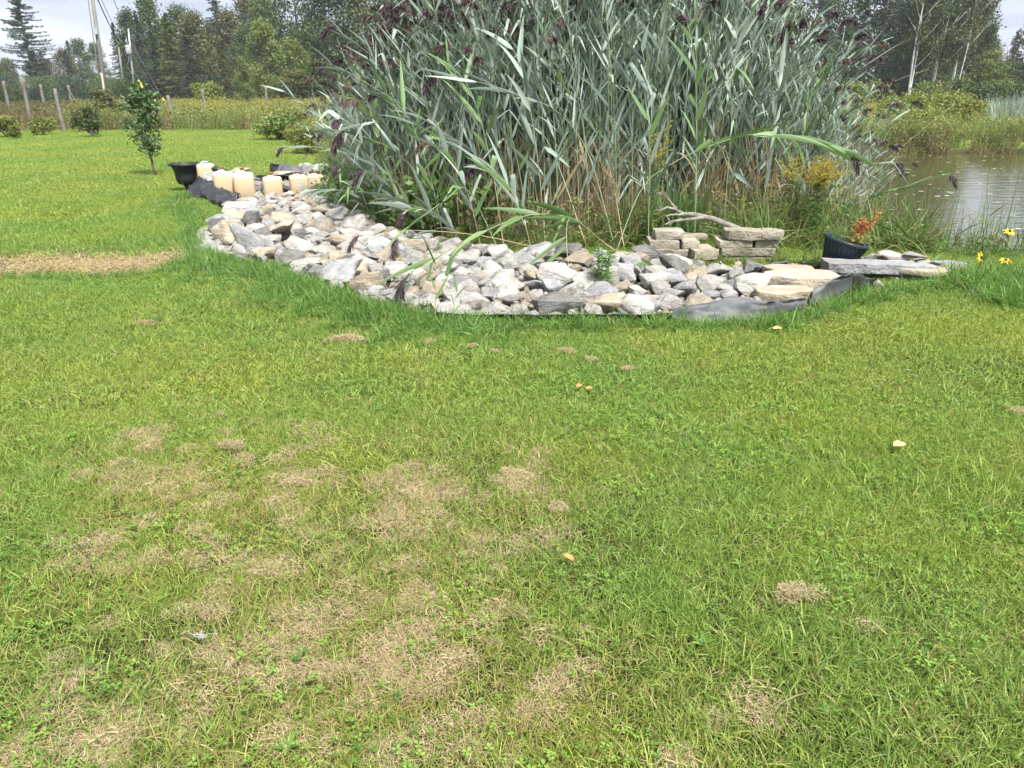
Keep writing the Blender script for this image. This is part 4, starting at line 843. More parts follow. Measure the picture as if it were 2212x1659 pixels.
EX = [('first', 760, 470, 640, 345, 8.9), ('second', 800, 480, 668, 392, 8.8), ('third', 830, 490, 655, 250, 8.9), ('fourth', 860, 500, 690, 210, 8.9), ('fifth', 890, 505, 700, 360, 8.3), ('sixth', 930, 515, 760, 420, 7.9), ('seventh', 960, 525, 745, 190, 8.6), ('eighth', 1000, 530, 800, 440, 7.7),
      ('ninth', 1040, 540, 850, 300, 8.1), ('tenth', 1090, 545, 880, 120, 8.4), ('eleventh', 1150, 548, 960, 350, 7.8), ('twelfth', 1180, 548, 1000, 60, 8.3), ('thirteenth', 1500, 540, 1400, 40, 8.5), ('fourteenth', 1560, 530, 1650, 30, 8.6), ('fifteenth', 1640, 520, 1760, 90, 8.9), ('sixteenth', 1700, 510, 1830, 150, 9.3), ('seventeenth', 1730, 500, 1870, 240, 9.6), ('eighteenth', 1400, 545, 1300, 90, 8.2)]
WH = {'first': 'low outer reed nodding toward the back jugs with its leaves spread', 'second': 'lowest leaning reed pointing at the rightmost jug', 'third': 'outer reed leaning left in front of the grey green bush', 'fourth': 'outer reed leaning left in front of the field end', 'fifth': 'reed leaning left over the leafy vines', 'sixth': 'short reed drooping left over the upper rocks', 'seventh': 'reed leaning left toward the last fence post', 'eighth': 'reed drooping low over the long grey block', 'ninth': 'reed leaning left in front of the left stalks', 'tenth': 'high reed leaning left with broad leaves against dark trees', 'eleventh': 'mid height reed leaning left over the dark stalks', 'twelfth': 'very high reed leaning left near the upper plumes', 'thirteenth': 'high broad leaved reed above the iris fan', 'fourteenth': 'high reed leaning slightly right above the block stacks', 'fifteenth': 'reed leaning right above the yellow goldenrod', 'sixteenth': 'reed leaning right against the birch wood', 'seventeenth': 'reed leaning right in front of the marsh bushes', 'eighteenth': 'broad leaved reed leaning left above the slim goldenrod'}
for i, (k_, bx_, by_, tx_, ty_, Yt) in enumerate(EX):
    b_ = gp(bx_, by_); t_ = at(tx_+(85 if tx_ < bx_ else -60), ty_+10, Yt); dv = t_-b_; m1 = b_+Vector((dv.x*.22, dv.y*.3, dv.z*.45)); m2 = b_+Vector((dv.x*.56, dv.y*.65, dv.z*.83))
    hero([b_, m1, m2, t_], WH[k_], 11, leaf0=.26, Lf=(.38, .62), Wf=.046, plumeL=.24, green=(i % 3 == 0), droop=(.1, .6), plume=(i % 4 != 1), brown=(i % 5 == 3))

# prototypes, then copies
def proto_path(h, lean, sway):
    u = np.linspace(0, 1, 6); x = lean*h*u**1.7; z = h*(u-.45*abs(lean)*u**2.6*.8); yv = sway*h*u**2; return np.stack([x, yv, z], 1)
PD, PJ = [], []
for i in range(18):
    lean = [.08, .16, .26, .40, .60, .85][i % 6]; pth = proto_path(2.7, lean, random.uniform(-.08, .08))
    random.seed(50+i)
    o = build_reed(pth, 12, leaf0=.16+.07*(i % 3), joined=False, plume=(i % 2 == 0), az=random.uniform(-.5, .5), brown=(i % 4 == 2)); PD.append((lean, o))
for i in range(18):
    lean = [.08, .16, .26, .40, .60, .85][i % 6]; pth = proto_path(2.7, lean, random.uniform(-.1, .1))
    o = build_reed(pth, 14, leaf0=.15, joined=True, plume=(i % 2 == 1), az=random.uniform(-.8, .8), brown=(i % 4 == 1)); PJ.append((lean, o))
x, y = jgrid(-3, 6, 8.3, 14.5, .15); k = inpoly(REED, x, y); x, y = x[k], y[k]; order = np.argsort(y-0.1*np.abs(x-1.5)+rng.normal(0, .45, len(x))); x, y = x[order], y[order]
HX = [-3, -2.2, -1.5, -.8, -.1, 2.3, 3.3, 4.2, 5.0, 6]; HY = [1.15, 1.5, 2.0, 2.55, 3.1, 3.1, 2.3, 1.5, 1.05, .85]
def reed_par(xx, yy):
    h = np.interp(xx, HX, HY)*random.uniform(.78, 1.08); f = (xx-1.3)/3.4 if xx > 1.3 else (xx-1.3)/3.2
    h *= (1.0 if yy > 9 else .93)
    l = abs(f)*(.30 if f > 0 else .22)+random.gauss(.05, .10); ang = (0 if f > 0 else math.pi)+random.gauss(0, .55+.8*(1-min(1, abs(f))))
    if xx > 0 and xx < 2 and random.random() < .6: ang = math.pi+random.gauss(0, .7)
    if yy < 9.2: ang = (ang+random.gauss(0, .3)) if random.random() < .7 else -math.pi/2+random.gauss(0, .5)
    return h, max(.03, min(.85, l)), ang
ZR = [(-9, 'on the side of the jugs'), (-1.9, 'at the left fringe'), (-1.2, 'above the leafy vines'), (-.6, 'in the left part'), (0, 'behind the snapped shoot'), (.6, 'left of the centre'), (1.1, 'beside the slim goldenrod'), (1.6, 'above the driftwood'), (2.1, 'behind the left block stack'), (2.7, 'behind the right block stack'), (3.3, 'above the yellow goldenrod'), (3.9, 'above the tub'), (4.5, 'at the right fringe by the pond')]
used = set(); nd, nj = 95, 175
for i in range(nd+nj):
    xx, yy = x[i], y[i]; h, l, ang = reed_par(xx, yy); pool = PD if i < nd else PJ
    cand = sorted(pool, key=lambda q: abs(q[0]-l)+random.random()*.05)[:3]; src = random.choice(cand)[1]
    o = src if src.name not in used else copy_tree(src); used.add(src.name)
    o.location = (xx, yy, float(hgt(xx, yy))); s = h/2.7; o.scale = (s*random.uniform(.95, 1.15), s, s); o.rotation_euler = (0, 0, ang)
    zone = [z for a, z in ZR if xx >= a][-1]; pl = any(c.name.startswith('plume') for c in o.children)
    dep = 'front' if i < 60 else ('middle' if i < 150 else 'back'); cur = sum(c.name.startswith('leaf') for c in o.children)
    lab = ('%s%s reed %s in the %s row %s' % ('short' if h < 2.2 else ('tall' if h < 2.9 else 'very tall'), (' brown plumed' if any(c.name.startswith('plume') and 'brown' in c.data.materials[0].name for c in o.children) else ' purple plumed') if pl else '', 'bowed' if l > .45 else ('leaning' if l > .2 else 'upright'), dep, zone))
    tag(o, lab, 'reed', GR)
for l, o in PD+PJ:
    if o.name not in used:
        for c in list(o.children): D.objects.remove(c)
        D.objects.remove(o)
# inner mass of reeds, beyond the ones that can be told apart
def join_mesh(o):
    mb = MB(); mats = []
    for c in o.children:
        me = c.data; V = np.empty(len(me.vertices)*3, np.float32); me.vertices.foreach_get('co', V); t = np.empty(len(me.vertices), np.float32); me.attributes['tint'].data.foreach_get('value', t)
        for mm in me.materials:
            if mm not in mats: mats.append(mm)
        off = {i: mats.index(mm) for i, mm in enumerate(me.materials)}
        byk = {}
        for p in me.polygons: byk.setdefault(p.material_index, []).append(tuple(p.vertices))
        base = mb.n; mb.v.append(V.reshape(-1, 3)); mb.t.append(t); mb.n += len(me.vertices)
        for mi, fs in byk.items(): mb.f.append([tuple(a+base for a in f) for f in fs]); mb.m.append(np.full(len(fs), off[mi]))
    return mb.mesh('reed_mass', mats, True)
VM = [join_mesh(o) for l, o in PJ if o.name in D.objects.keys()][:14] if False else []
for i in range(10):
    random.seed(900+i); o = build_reed(proto_path(2.7, [.1, .2, .35, .55, .12][i % 5], .05), 15, leaf0=.1, joined=True, plume=(i % 2 == 0), brown=(i % 4 == 0), az=random.uniform(-1, 1)); VM.append(join_mesh(o))
    for c in list(o.children): D.objects.remove(c)
    D.objects.remove(o)
xs, ys = x[nd+nj:], y[nd+nj:]; x5, y5 = jgrid(-2.6, 5.4, 9.2, 14.2, .14); k = inpoly(REED, x5, y5) & (pdist(REED, x5, y5) < -.35); xs = np.append(xs, x5[k]); ys = np.append(ys, y5[k])
rr = []
for a, b in zip(xs, ys):
    h, l, ang = reed_par(a, b); v = [0, 1, 4, 2, 3][min(4, int(l*7))]+random.choice([0, 5]); rr.append((a, b, float(hgt(a, b)), ang, h/2.7, v, 0, 0))
scatter('reed_thicket', VM, rr, 'dense inner mass of grey green reeds behind the front stems', 'reeds')
# dead stalks and litter at the foot
V = []
for i in range(6):
    mb = MB(); n = 26; b = disc(n, .16); d = tilted(n, .02, .35+.06*i); Ls = rng.uniform(.6, 1.7, n)
    for a_, d_, l_ in zip(b, d, Ls): tube(mb, [a_, a_+d_*l_*.5+rng.normal(0, .015, 3), a_+d_*l_+np.array([0, 0, -.04])], rng.uniform(.003, .0055), 4, 0, rng.random(), False)
    n = 50; b = disc(n, .18); b[:, 2] = rng.uniform(0, .7, n); d = tilted(n, .3, 1.6); Ls = rng.uniform(.15, .4, n); ribbons(mb, b, d, Ls, .014, np.array([0, 0, -1.0])*Ls[:, None]*.5, 4, prof=LANCE)
    V.append(mb.mesh('dead_stalks', M['deadleaf']))
x, y = jgrid(-2.8, 4.8, 8.4, 11.5, .34); k = inpoly(REED, x, y); x, y = x[k], y[k]
scatter('dead_reed_stalks', V, rows(x, y, smin=.45, smax=.85, dry=0), 'tan dead stalks and dry litter at the foot of the reeds', 'dead stalks')
# undergrowth: rank grass on the right, leafy vines on the left
V = [tuft(46, .07, .22, .62, .011, M['wildgrass'], .05, .9, .7, 6) for i in range(7)]
pts = []
x, y = jgrid(1.2, 5.2, 7.75, 9.9, .16); pxs, pys = topx(x, y, 0); k = ((pdist(REED, x, y) < .25) | (x > 2.4)) & (pdist(POND, x, y) > -.05) & ~((x > 3.2) & (y < 8.1)) & ~((y < 7.95)); x, y = x[k], y[k]
r1_ = rows(x, y, smin=.7, smax=1.6, nv=7, dry=0)
a, b = jgrid(1.8, 3.3, 7.4, 7.5, .13); r2_ = rows(a, b, smin=.3, smax=.55, nv=7, dry=0)
a, b = jgrid(-1.6, 1.4, 8.15, 8.75, .14); k = pdist(BED, a, b) > .02; r3_ = rows(a[k], b[k], smin=.3, smax=.75, nv=7, dry=0)
a, b = jgrid(-3.1, -1.2, 8.8, 12, .2); k = (np.abs(pdist(REED, a, b)) < .45) & ~inpoly(BED, a, b); r4_ = rows(a[k], b[k], smin=.5, smax=1.1, nv=7, dry=0)
scatter('rank_grass', V, np.concatenate([r1_, r2_, r3_, r4_]), 'long arching wild grass crowding the foot of the reeds and behind the blocks', 'wild grass')
def leafy(n, r, h, size, mat, asp=.55):
    mb = MB(); c = np.stack([rng.normal(0, r*.5, n), rng.normal(0, r*.5, n), rng.uniform(0, h, n)**1.0], 1); diamonds(mb, c, rng.uniform(size*.6, size*1.2, n), asp=asp, nbias=np.array([0, -.5, .6]))
    for i in range(8):
        a = rng.normal(0, r*.4, 2); tube(mb, [(a[0]*.4, a[1]*.4, 0), (a[0], a[1], h*.6), (a[0]*1.4, a[1]*1.4, h)], .003, 4, 1, .2)
    return mb.mesh('leafy', [mat, M['bark']])
V = [leafy(170, .3, .55, .085, M['weedleaf'], .7) for i in range(5)]
x, y = jgrid(-3.0, -.1, 8.7, 12.2, .27); k = (pdist(REED, x, y) < .25) & (pdist(REED, x, y) > -.75) & ~inpoly(BED, x, y); x, y = x[k], y[k]
scatter('leafy_undergrowth', V, rows(x, y, smin=.6, smax=1.3, nv=5, dry=0), 'dark green leafy vines growing up the left foot of the reeds', 'undergrowth')
V = [leafy(120, .22, .55, .06, M['shrub'], .45), leafy(120, .22, .6, .06, M['weedleaf'], .4), leafy(110, .2, .45, .05, M['shrub'], .4)]
x, y = jgrid(2.4, 5.6, 8.3, 10.2, .3); k = (pdist(POND, x, y) > .2); x, y = x[k], y[k]; a, b = jgrid(-.7, 2.4, 8.3, 8.75, .26); scatter('bank_weeds', V, np.concatenate([rows(x, y, smin=.5, smax=1.25, nv=3, dry=0), rows(a, b, smin=.4, smax=1.0, nv=3, dry=0)]), 'mixed yellow green weeds under the right side of the reeds', 'weeds')
# iris clump
g = at(1460, 470, 8.45); mb = MB(); n = 120; b = disc(n, .2); d = tilted(n, .02, .3); Ls = rng.uniform(.45, .85, n); ribbons(mb, b, d, Ls, .022, d*np.array([.6, .6, -.15])*Ls[:, None]*.5, 6, prof=LANCE)
link('iris_clump', mb.mesh('iris', M['iris']), loc=(g.x, 8.4, 0), label='fan of upright sword-shaped iris leaves behind the driftwood', cat='iris plant')
# goldenrods
def goldenrod(loc, h, label, nst=7, spread=.18, bloom=1.0, r=.12):
    o = empty('goldenrod_plant', loc, label=label, cat='goldenrod'); ms = MB(); ml = MB(); mf = MB()
    for i in range(nst):
        a = rng.uniform(0, 6.28); b0 = np.array([rng.normal(0, .04), rng.normal(0, .04), 0]); tp = b0+np.array([math.cos(a)*spread*rng.random(), math.sin(a)*spread*rng.random(), h*rng.uniform(.8, 1)])
        P = curve_pts([b0, (b0+tp)/2+rng.normal(0, .01, 3), tp], 8); tube(ms, P, np.linspace(.004, .002, 8), 5)
        n = 34; u = rng.uniform(.12, .9, n); bp = b0+(tp-b0)*u[:, None]; d = tilted(n, .7, 1.5); Ls = rng.uniform(.06, .12, n)*(1.2-u*.5); ribbons(ml, bp, d, Ls, .014, np.array([0, 0, -1.0])*Ls[:, None]*.3, 3, prof=LANCE)
        nb = int(12*bloom)
        for k in range(nb):
            a2 = rng.uniform(0, 6.28); u2 = rng.uniform(.78, 1); q0 = b0+(tp-b0)*u2; q1 = q0+np.array([math.cos(a2), math.sin(a2), .45])*r*(1.25-u2)*3*rng.uniform(.4, 1); tt = np.linspace(.1, 1, 22)[:, None]
            pc = q0*(1-tt)+q1*tt+rng.normal(0, .006, (22, 3)); diamonds(mf, pc, rng.uniform(.008, .016, 22), asp=.9)
    link('stems', ms.mesh('goldenrod_stem', M['reedleaf_green']), o, kind='stuff'); link('leaves', ml.mesh('goldenrod_leaf', M['weedleaf']), o, kind='stuff')
    if mf.n: link('bloom', mf.mesh('goldenrod_bloom', M['gold']), o, kind='stuff')
    return o
g = at(1775, 450, 8.3); goldenrod((g.x-.02, 8.4, 0), .92, 'goldenrod with a big spreading yellow head in front of the right reeds', 14, .34, 1.7, .15)
g = at(1735, 460, 8.5); goldenrod((g.x, 8.55, 0), .88, 'smaller half open goldenrod left of the big yellow head', 6, .25, .8, .1)
g = at(1400, 460, 8.2); goldenrod((g.x, 8.2, 0), 1.28, 'slim tall goldenrod with few yellow sprays in front of the reeds', 6, .2, .5, .05)
g = at(1420, 460, 8.3); goldenrod((g.x+.06, 8.35, 0), 1.38, 'thin goldenrod stem just right of the slim tall one', 3, .1, .5, .05)
g = gp(1292, 642); wd = goldenrod((g.x, g.y, .02), .44, 'leafy green weed growing up between the middle rocks', 9, .12, 0); wd['category'] = 'weed'; wd.name = 'leafy_weed'
g = gp(940, 694); mb = MB()
wroot = empty('reed_sprout', (g.x, g.y, 0), label='thin green reed sprout rising at the grass edge beside the purple plume', cat='reed'); build_reed([(0, 0, 0), (.01, .01, .25), (.02, .03, .52)], 6, leaf0=.1, Lf=(.15, .28), Wf=.018, green=True, root=wroot, plume=False, rad=.004, az=.3)
g = gp(968, 700); wroot = empty('reed_sprout', (g.x+.02, g.y-.02, 0), label='shorter reed sprout in the grass right of the thin tall one', cat='reed'); build_reed([(0, 0, 0), (.03, .01, .14), (.05, .03, .24)], 5, leaf0=.1, Lf=(.12, .2), Wf=.014, green=True, root=wroot, plume=False, rad=.003, az=.3)

# tall grass along the bed and lawn edges
V = [tuft(30, .05, .09, .20, .0055, M['tallgrass'], .05, .75, .6, 5) for i in range(6)]
pts = []
def along(P, step, wdt):
    out = []
    for (a, b) in zip(P[:-1], P[1:]):
        a = np.array(a); b = np.array(b); n = max(1, int(np.linalg.norm(b-a)/step)); out += [a+(b-a)*(k+rng.random())/n+rng.normal(0, wdt, 2) for k in range(n)]
    return np.array(out)
edge = [tuple(gp(*p)[:2]) for p in [(430, 562), (500, 588), (600, 612), (700, 650), (800, 684), (900, 704), (1000, 712), (1100, 714), (1230, 712), (1450, 712), (1600, 710), (1750, 690), (1850, 664), (1950, 640), (2100, 620), (2300, 610)]]
e1 = along(edge[:8], .010, .10); e1 = np.concatenate([e1, along(edge[:7], .016, .22)+np.array([0, -.12])]); e2 = along(edge[7:], .022, .06)
e4 = along([tuple(gp(*p)[:2]) for p in [(410, 490), (414, 520), (420, 550), (470, 562)]], .03, .05); e3 = along([tuple(gp(*p)[:2]) for p in [(420, 480), (380, 440), (400, 425)]], .03, .12)
ee = np.concatenate([e1, e2, e3]); k = (pdist(BED, ee[:, 0], ee[:, 1]) > .01) & ~inpoly(FABRIC, ee[:, 0], ee[:, 1]); ee = np.concatenate([ee[k], e4])
rw = rows(ee[:, 0], ee[:, 1], smin=.6, smax=1.35, dry=0)
x, y = jgrid(-4.4, -.2, 4.9, 7.4, .10); k = free(x, y) & (rng.uniform(0, 1, len(x)) < .28) & ~INSTRAW(x, y); rw2 = rows(x[k], y[k], smin=.35, smax=.65, dry=0)
# rim of the straw circle, tufts round sapling etc
ss = along([tuple(p) for p in STRAWPATCH[[7, 6, 5]]], .03, .1); s2 = along([tuple(p) for p in STRAWPATCH[[0, 1, 2, 3]]], .05, .12)+np.array([0, .15]); ss = np.concatenate([ss+np.array([0, -.12]), s2])
rw3 = rows(ss[:, 0], ss[:, 1], smin=.4, smax=.9, dry=0)
rc = gp(2170, 640); x, y = jgrid(rc.x-.3, rc.x+1.6, rc.y-.5, rc.y+.75, .09); k = (pdist(POND, x, y) > .5) & ~inpoly(RIGHTBED, x, y); rw4 = rows(x[k], y[k], smin=.8, smax=1.8, dry=0)
scatter('edge_grass', V, np.concatenate([rw, rw2, rw3, rw4]), 'long unmown bright green grass along the edge of the rock bed', 'grass')

# emergent rushes at the pond edge, flowers
V = []
for i in range(5):
    mb = MB(); n = 16; b = disc(n, .1); d = tilted(n, .02, .3); Ls = rng.uniform(.4, .95, n); ribbons(mb, b, d, Ls, .008, d*np.array([.5, .5, -.1])*Ls[:, None]*.4, 4)
    n = 14; b2 = disc(n, .1); b2[:, 2] = rng.uniform(.05, .4, n); d = tilted(n, .4, 1.0); ribbons(mb, b2, d, rng.uniform(.12, .25, n), .011, np.array([0, 0, -1.0])*np.full((n, 1), .05), 4, prof=LANCE); V.append(mb.mesh('rush', M['wildgrass']))
x, y = jgrid(4.0, 8.2, 7.9, 9.6, .17); s = pdist(POND, x, y); k = (s < .45) & (s > -.95) & (rng.uniform(0, 1, len(x)) < .75) & (x < .69*y+.1) & ((y-7.9) < 1.1+.5*np.sin(x*2)); x, y = x[k], y[k]
rw = rows(x, y, smin=.7, smax=1.5, nv=5, dry=0); rw[:, 2] = np.maximum(rw[:, 2], -.42)
scatter('pond_rushes', V, rw, 'thin green rushes standing in the shallow water at the near pond edge', 'rushes')
V = [leafy(120, .22, .3, .07, M['weedleaf'], .35) for i in range(4)]; x, y = jgrid(3.6, 6.8, 7.5, 9.0, .2); s = pdist(POND, x, y); k = (s < .75) & (s > -.1) & (rng.uniform(0, 1, len(s)) < .7); scatter('pond_edge_weeds', V, rows(x[k], y[k], smin=.4, smax=.8, nv=4, dry=0), 'low dark leafy weeds along the near pond bank', 'weeds')
def susan(px, py, Y, face, label):
    t = at(px, py, Y); b = Vector((t.x+.02, Y+.02, float(hgt(t.x, Y)))); o = empty('black_eyed_susan', b, label=label, cat='flower', group='yellow daisies at the pond edge'); tp = t-b
    mb = MB(); tube(mb, curve_pts([(0, 0, 0), (tp.x*.3+.01, 0, tp.z*.5), tuple(tp)], 8), .003, 5); link('stem', mb.mesh('flower_stem', M['weedleaf']), o)
    mb = MB(); n = 8; bb_ = np.zeros((n, 3)); bb_[:, 2] = rng.uniform(.05, max(.06, tp.z*.8), n); d = tilted(n, .5, 1.3); ribbons(mb, bb_, d, rng.uniform(.06, .11, n), .02, d*0, 3, prof=LANCE); link('leaves', mb.mesh('flower_leaves', M['weedleaf']), o, kind='stuff')
    q = Vector(face).to_track_quat('Z', 'Y').to_matrix()
    for k in range(12):
        mb = MB(); a = k*math.pi/6+rng.normal(0, .06); d = np.array(q@Vector((math.cos(a), math.sin(a), .05+rng.normal(0, .12)))); sd = np.array(q@Vector((-math.sin(a), math.cos(a), 0)))
        ribbons(mb, np.array([tp])+d*.012, d[None], .048, .016, np.array(q@Vector((0, 0, -1)))[None]*.012, 4, side=sd[None], prof=lambda u: np.clip(np.sin(u*2.6+.5), .1, 1)); link('petal', mb.mesh('petal', M['susan']), o)
    mb = MB(); lathe(mb, [(.0001, .018), (.009, .015), (.014, .006), (.015, -.004), (.0001, -.006)], 12); c = link('flower_head', mb.mesh('flower_head', M['susancore'], True), o, loc=tp); c.rotation_euler = Vector(face).to_track_quat('Z', 'Y').to_euler()
susan(2181, 500, 7.4, (0, -.5, .85), 'highest yellow daisy at the right edge against the water')
susan(2119, 556, 7.0, (.5, -.75, .25), 'yellow daisy tilted sideways at the end of the flat slabs')
susan(2172, 562, 7.0, (0, -.3, .95), 'small yellow daisy low in front of the pond at the right')
# floating specks on the water
mb = MB(); n = 420; fx = rng.uniform(5, 20, n); fy = rng.uniform(10, 25, n); k = (pdist(POND, fx, fy) < -.8); fx, fy = fx[k], fy[k]
c = np.stack([fx, fy, np.full(len(fx), WATER+.006)], 1); a = rng.uniform(0, 6.28, len(fx)); s = rng.uniform(.03, .10, len(fx))
V4 = np.stack([c+np.stack([np.cos(a+t)*s*r_, np.sin(a+t)*s*r_*.6, 0*a], 1) for t, r_ in ((0, 1), (1.3, .7), (2.6, 1), (4.2, .7))], 1); mb.add(V4.reshape(-1, 3), np.arange(len(fx)*4).reshape(-1, 4), 0, rng.uniform(0, 1, len(fx)*4))
link('floating_leaves', mb.mesh('floating', leafmat('pale_floating_leaf', (.35, .36, .22), (.6, .6, .48), .6, 0)), label='pale leaves and specks floating on the pond', cat='floating leaves', kind='stuff')

# ------------------------------------------------------------------ small things on the lawn
def clump(px, py, wpx, label, seed, h=.05, cup=0):
    h = h if seed in (1, 2, 9) else h*.55
    g = gp(px, py); s = math.hypot(g.y, CAMH)/FPX; r = wpx*s/2; mb = MB(); n = 700; b = disc(n, r, .5); rr_ = np.hypot(b[:, 0], b[:, 1])/r
    prof = (1-rr_**2.2)*h*.75 if not cup else h*(.2+.75*np.sin(np.clip(rr_, 0, 1)*math.pi*.85)); an = np.arctan2(b[:, 1], b[:, 0]); wob = 1+.28*np.sin(an*2+seed)+.18*np.sin(an*3+seed*2)+.12*np.sin(an*5+seed); b[:, 0] *= wob; b[:, 1] *= .7*wob; b[:, 2] = .02+prof*rng.uniform(.35, 1, n)
    a = rng.uniform(0, 6.28, n); e = rng.normal(0, .35, n); d = np.stack([np.cos(a)*np.cos(e), np.sin(a)*np.cos(e), np.sin(e)], 1); L = rng.uniform(.18, .45, n)*r
    side = nrm(np.cross(d, np.array([0, 0, 1.0]))+rng.normal(size=(n, 3))*.35); ribbons(mb, b-d*L[:, None]*.5, d, L, max(.0018, r*.02), rng.normal(size=(n, 3))*(L*.2)[:, None], 4, side=side)
    link('dry_grass_clump', mb.mesh('clump', M['straw']), loc=(g.x, g.y, float(hgt(g.x, g.y))), label=label, cat='dry grass clump')
clump(1717, 1312, 88, 'thick tan clump of dead grass alone on the green lawn at lower right', 1, .055, 1)
clump(752, 745, 80, 'wide brown clump of dead grass below the long grass of the left edge', 2, .05)
clump(1225, 767, 40, 'small tan grass clump below the dark pointed rock', 3, .05); clump(1277, 786, 36, 'small flat tan clump right of the one under the dark rock', 4, .035)
clump(930, 747, 30, 'little dry clump below the purple plume', 5, .035); clump(1020, 757, 24, 'tiny dry clump right of the purple plume', 6, .04)
clump(1358, 806, 34, 'small dry clump on the lawn below the tan boulder', 7, .04); clump(318, 696, 50, 'brown dry clump on the lawn below the straw circle', 8, .04)
clump(506, 984, 52, 'dark rolled clump of dead grass on the left lawn', 9, .05, 1); clump(1115, 1042, 70, 'raised tan clump in the middle of the lawn', 10, .045)
clump(1205, 1112, 50, 'dark hollow clump right of the dead patches', 11, .035, 1); clump(2200, 882, 50, 'dry clump at the right edge of the lawn', 12, .04); clump(890, 1368, 120, 'largest mound of tan clippings in the near lawn', 13, .02)
clump(640, 1052, 56, 'small mound of clippings among clover on the left', 14, .04); clump(1070, 770, 26, 'tiny brown clump below the front rocks', 16, .035)
def fallen(px, py, wpx, mat, label, rz=0):
    g = gp(px, py); s = math.hypot(g.y, CAMH)/FPX; L = wpx*s; mb = MB(); outl = [(-.5, 0), (-.3, .22), (-.05, .3), (.2, .24), (.5, .02), (.25, -.2), (0, -.28), (-.3, -.2)]
    V = [(u*L, v*L, .05*L+abs(v)*L*.6+.25*L*u*u) for u, v in outl]+[(0, 0, 0)]; V2 = [(a, b, c-.0012) for a, b, c in V]; q = [(i, (i+1) % 8, 8) for i in range(8)]
    mb.add(V, q); mb.add(V2, [f[::-1] for f in q]); link('fallen_leaf', mb.mesh('fallen_leaf', M[mat], True), loc=(g.x, g.y, float(hgt(g.x, g.y))+.045), rot=(.2, 0, rz), label=label, cat='leaf')
fallen(1940, 973, 34, 'leafyellow', 'pale yellow fallen leaf on the right side of the lawn', .3); fallen(1678, 721, 22, 'leafyellow', 'yellow fallen leaf just below the grey liner', .1)
fallen(1250, 858, 20, 'leaforange', 'orange fallen leaf in the middle lawn', 1.0); fallen(1272, 862, 16, 'leaforange', 'smaller dull orange leaf beside the orange one', .2); fallen(1226, 1230, 34, 'leaforange', 'curled orange leaf on the near clippings', 2.2)
g = gp(438, 1400); mb = MB(); P0 = np.array([g.x, g.y, .05])
for k in range(6):
    q = [P0+np.array([rng.normal(0, .012), rng.normal(0, .008), rng.uniform(-.015, .004)]) for _ in range(7)]; tube(mb, curve_pts(q, 26), .0008, 4)
q = [P0+np.array(v) for v in ((0, 0, 0), (-.03, .012, -.008), (-.055, .03, -.01), (-.07, .02, -.015))]; tube(mb, curve_pts(q, 30), .0008, 4)
q = [P0+np.array(v) for v in ((0, 0, 0), (.02, .01, -.005), (.045, .018, -.01))]; tube(mb, curve_pts(q, 20), .0008, 4)
link('white_thread', mb.mesh('thread', M['whitecord']), label='tangle of white thread lying in the grass at lower left', cat='thread')
def rosette(px, py, wpx, label, n=6):
    g = gp(px, py); s = math.hypot(g.y, CAMH)/FPX; o = empty('broadleaf_weed', (g.x, g.y, float(hgt(g.x, g.y))+.012), label=label, cat='weed', group='broad-leaved weeds in the lawn')
    for k in range(n):
        a = k*6.28/n+random.gauss(0, .25); mb = MB(); leaf_geo(mb, (0, 0, 0), (math.cos(a), math.sin(a), .9), wpx*s*.6*random.uniform(.8, 1.2), wpx*s*.24, .8, 0, random.random(), fold=.15); link('leaf', mb.mesh('weed_leaf', M['clover'], True), o)
rosette(835, 1490, 46, 'broad-leaved weed with upright leaves below the big clipping mound'); rosette(1370, 1598, 40, 'single broad weed leaf near the bottom edge', 2); rosette(1600, 1235, 44, 'broad-leaved weed left of the thick tan clump', 4); rosette(1515, 1405, 48, 'broad-leaved weed near the bottom middle beside dry clippings', 5)
rosette(835, 1240, 44, 'pale broad leaves left of the curled orange leaf', 3); rosette(1785, 1560, 50, 'broad-leaved weed at the bottom right', 4); rosette(620, 1625, 60, 'wide-leaved weed at the bottom left of centre', 5); rosette(818, 902, 40, 'greyish weed rosette in the middle lawn', 6); rosette(1960, 1030, 36, 'weed rosette below the pale yellow leaf', 4)

# ------------------------------------------------------------------ sapling and lawn shrubs
def leafcloud(mb, lobes, nl, size, m=0, shell=.55, asp=.55, clus=10, cr=.12):
    for (c, r) in lobes:
        n = max(1, nl//clus); v = nrm(rng.normal(size=(n, 3))); q = rng.uniform(shell, 1, n)[:, None]; cc = np.array(c)+v*q*np.array(r); tb = rng.uniform(0, 1, n)
        p = np.repeat(cc, clus, 0)+rng.normal(0, cr, (n*clus, 3))*np.array([1, 1, .7]); t = np.clip(np.repeat(tb, clus)+rng.normal(0, .2, n*clus), 0, 1)
        diamonds(mb, p, rng.uniform(size*.6, size*1.25, n*clus), m=m, t=t, asp=asp, nbias=np.repeat(v, clus, 0)*.5+np.array([0, 0, .45]))
g = gp(336, 380); Ys = g.y; sap = empty('sapling_tree', (g.x, Ys, 0), label='young leafy tree with a thin trunk on the lawn behind the urn', cat='tree')
mb = MB(); T0 = at(322, 196, Ys)-g; tr = curve_pts([(0, 0, 0), (-.03, 0, .4), (-.06, 0, .9), tuple(T0*.98)], 12); tube(mb, tr, np.linspace(.028, .006, 12), 7)
for k in range(16):
    u = rng.uniform(.3, .85); p = tr[int(u*11)]; a = rng.uniform(0, 6.28); tube(mb, [p, p+np.array([math.cos(a)*.15, math.sin(a)*.15, .1]), p+np.array([math.cos(a)*.3, math.sin(a)*.3, .3])], [.008, .005, .002], 5)
link('trunk', mb.mesh('sapling_trunk', M['bark'], True), sap)
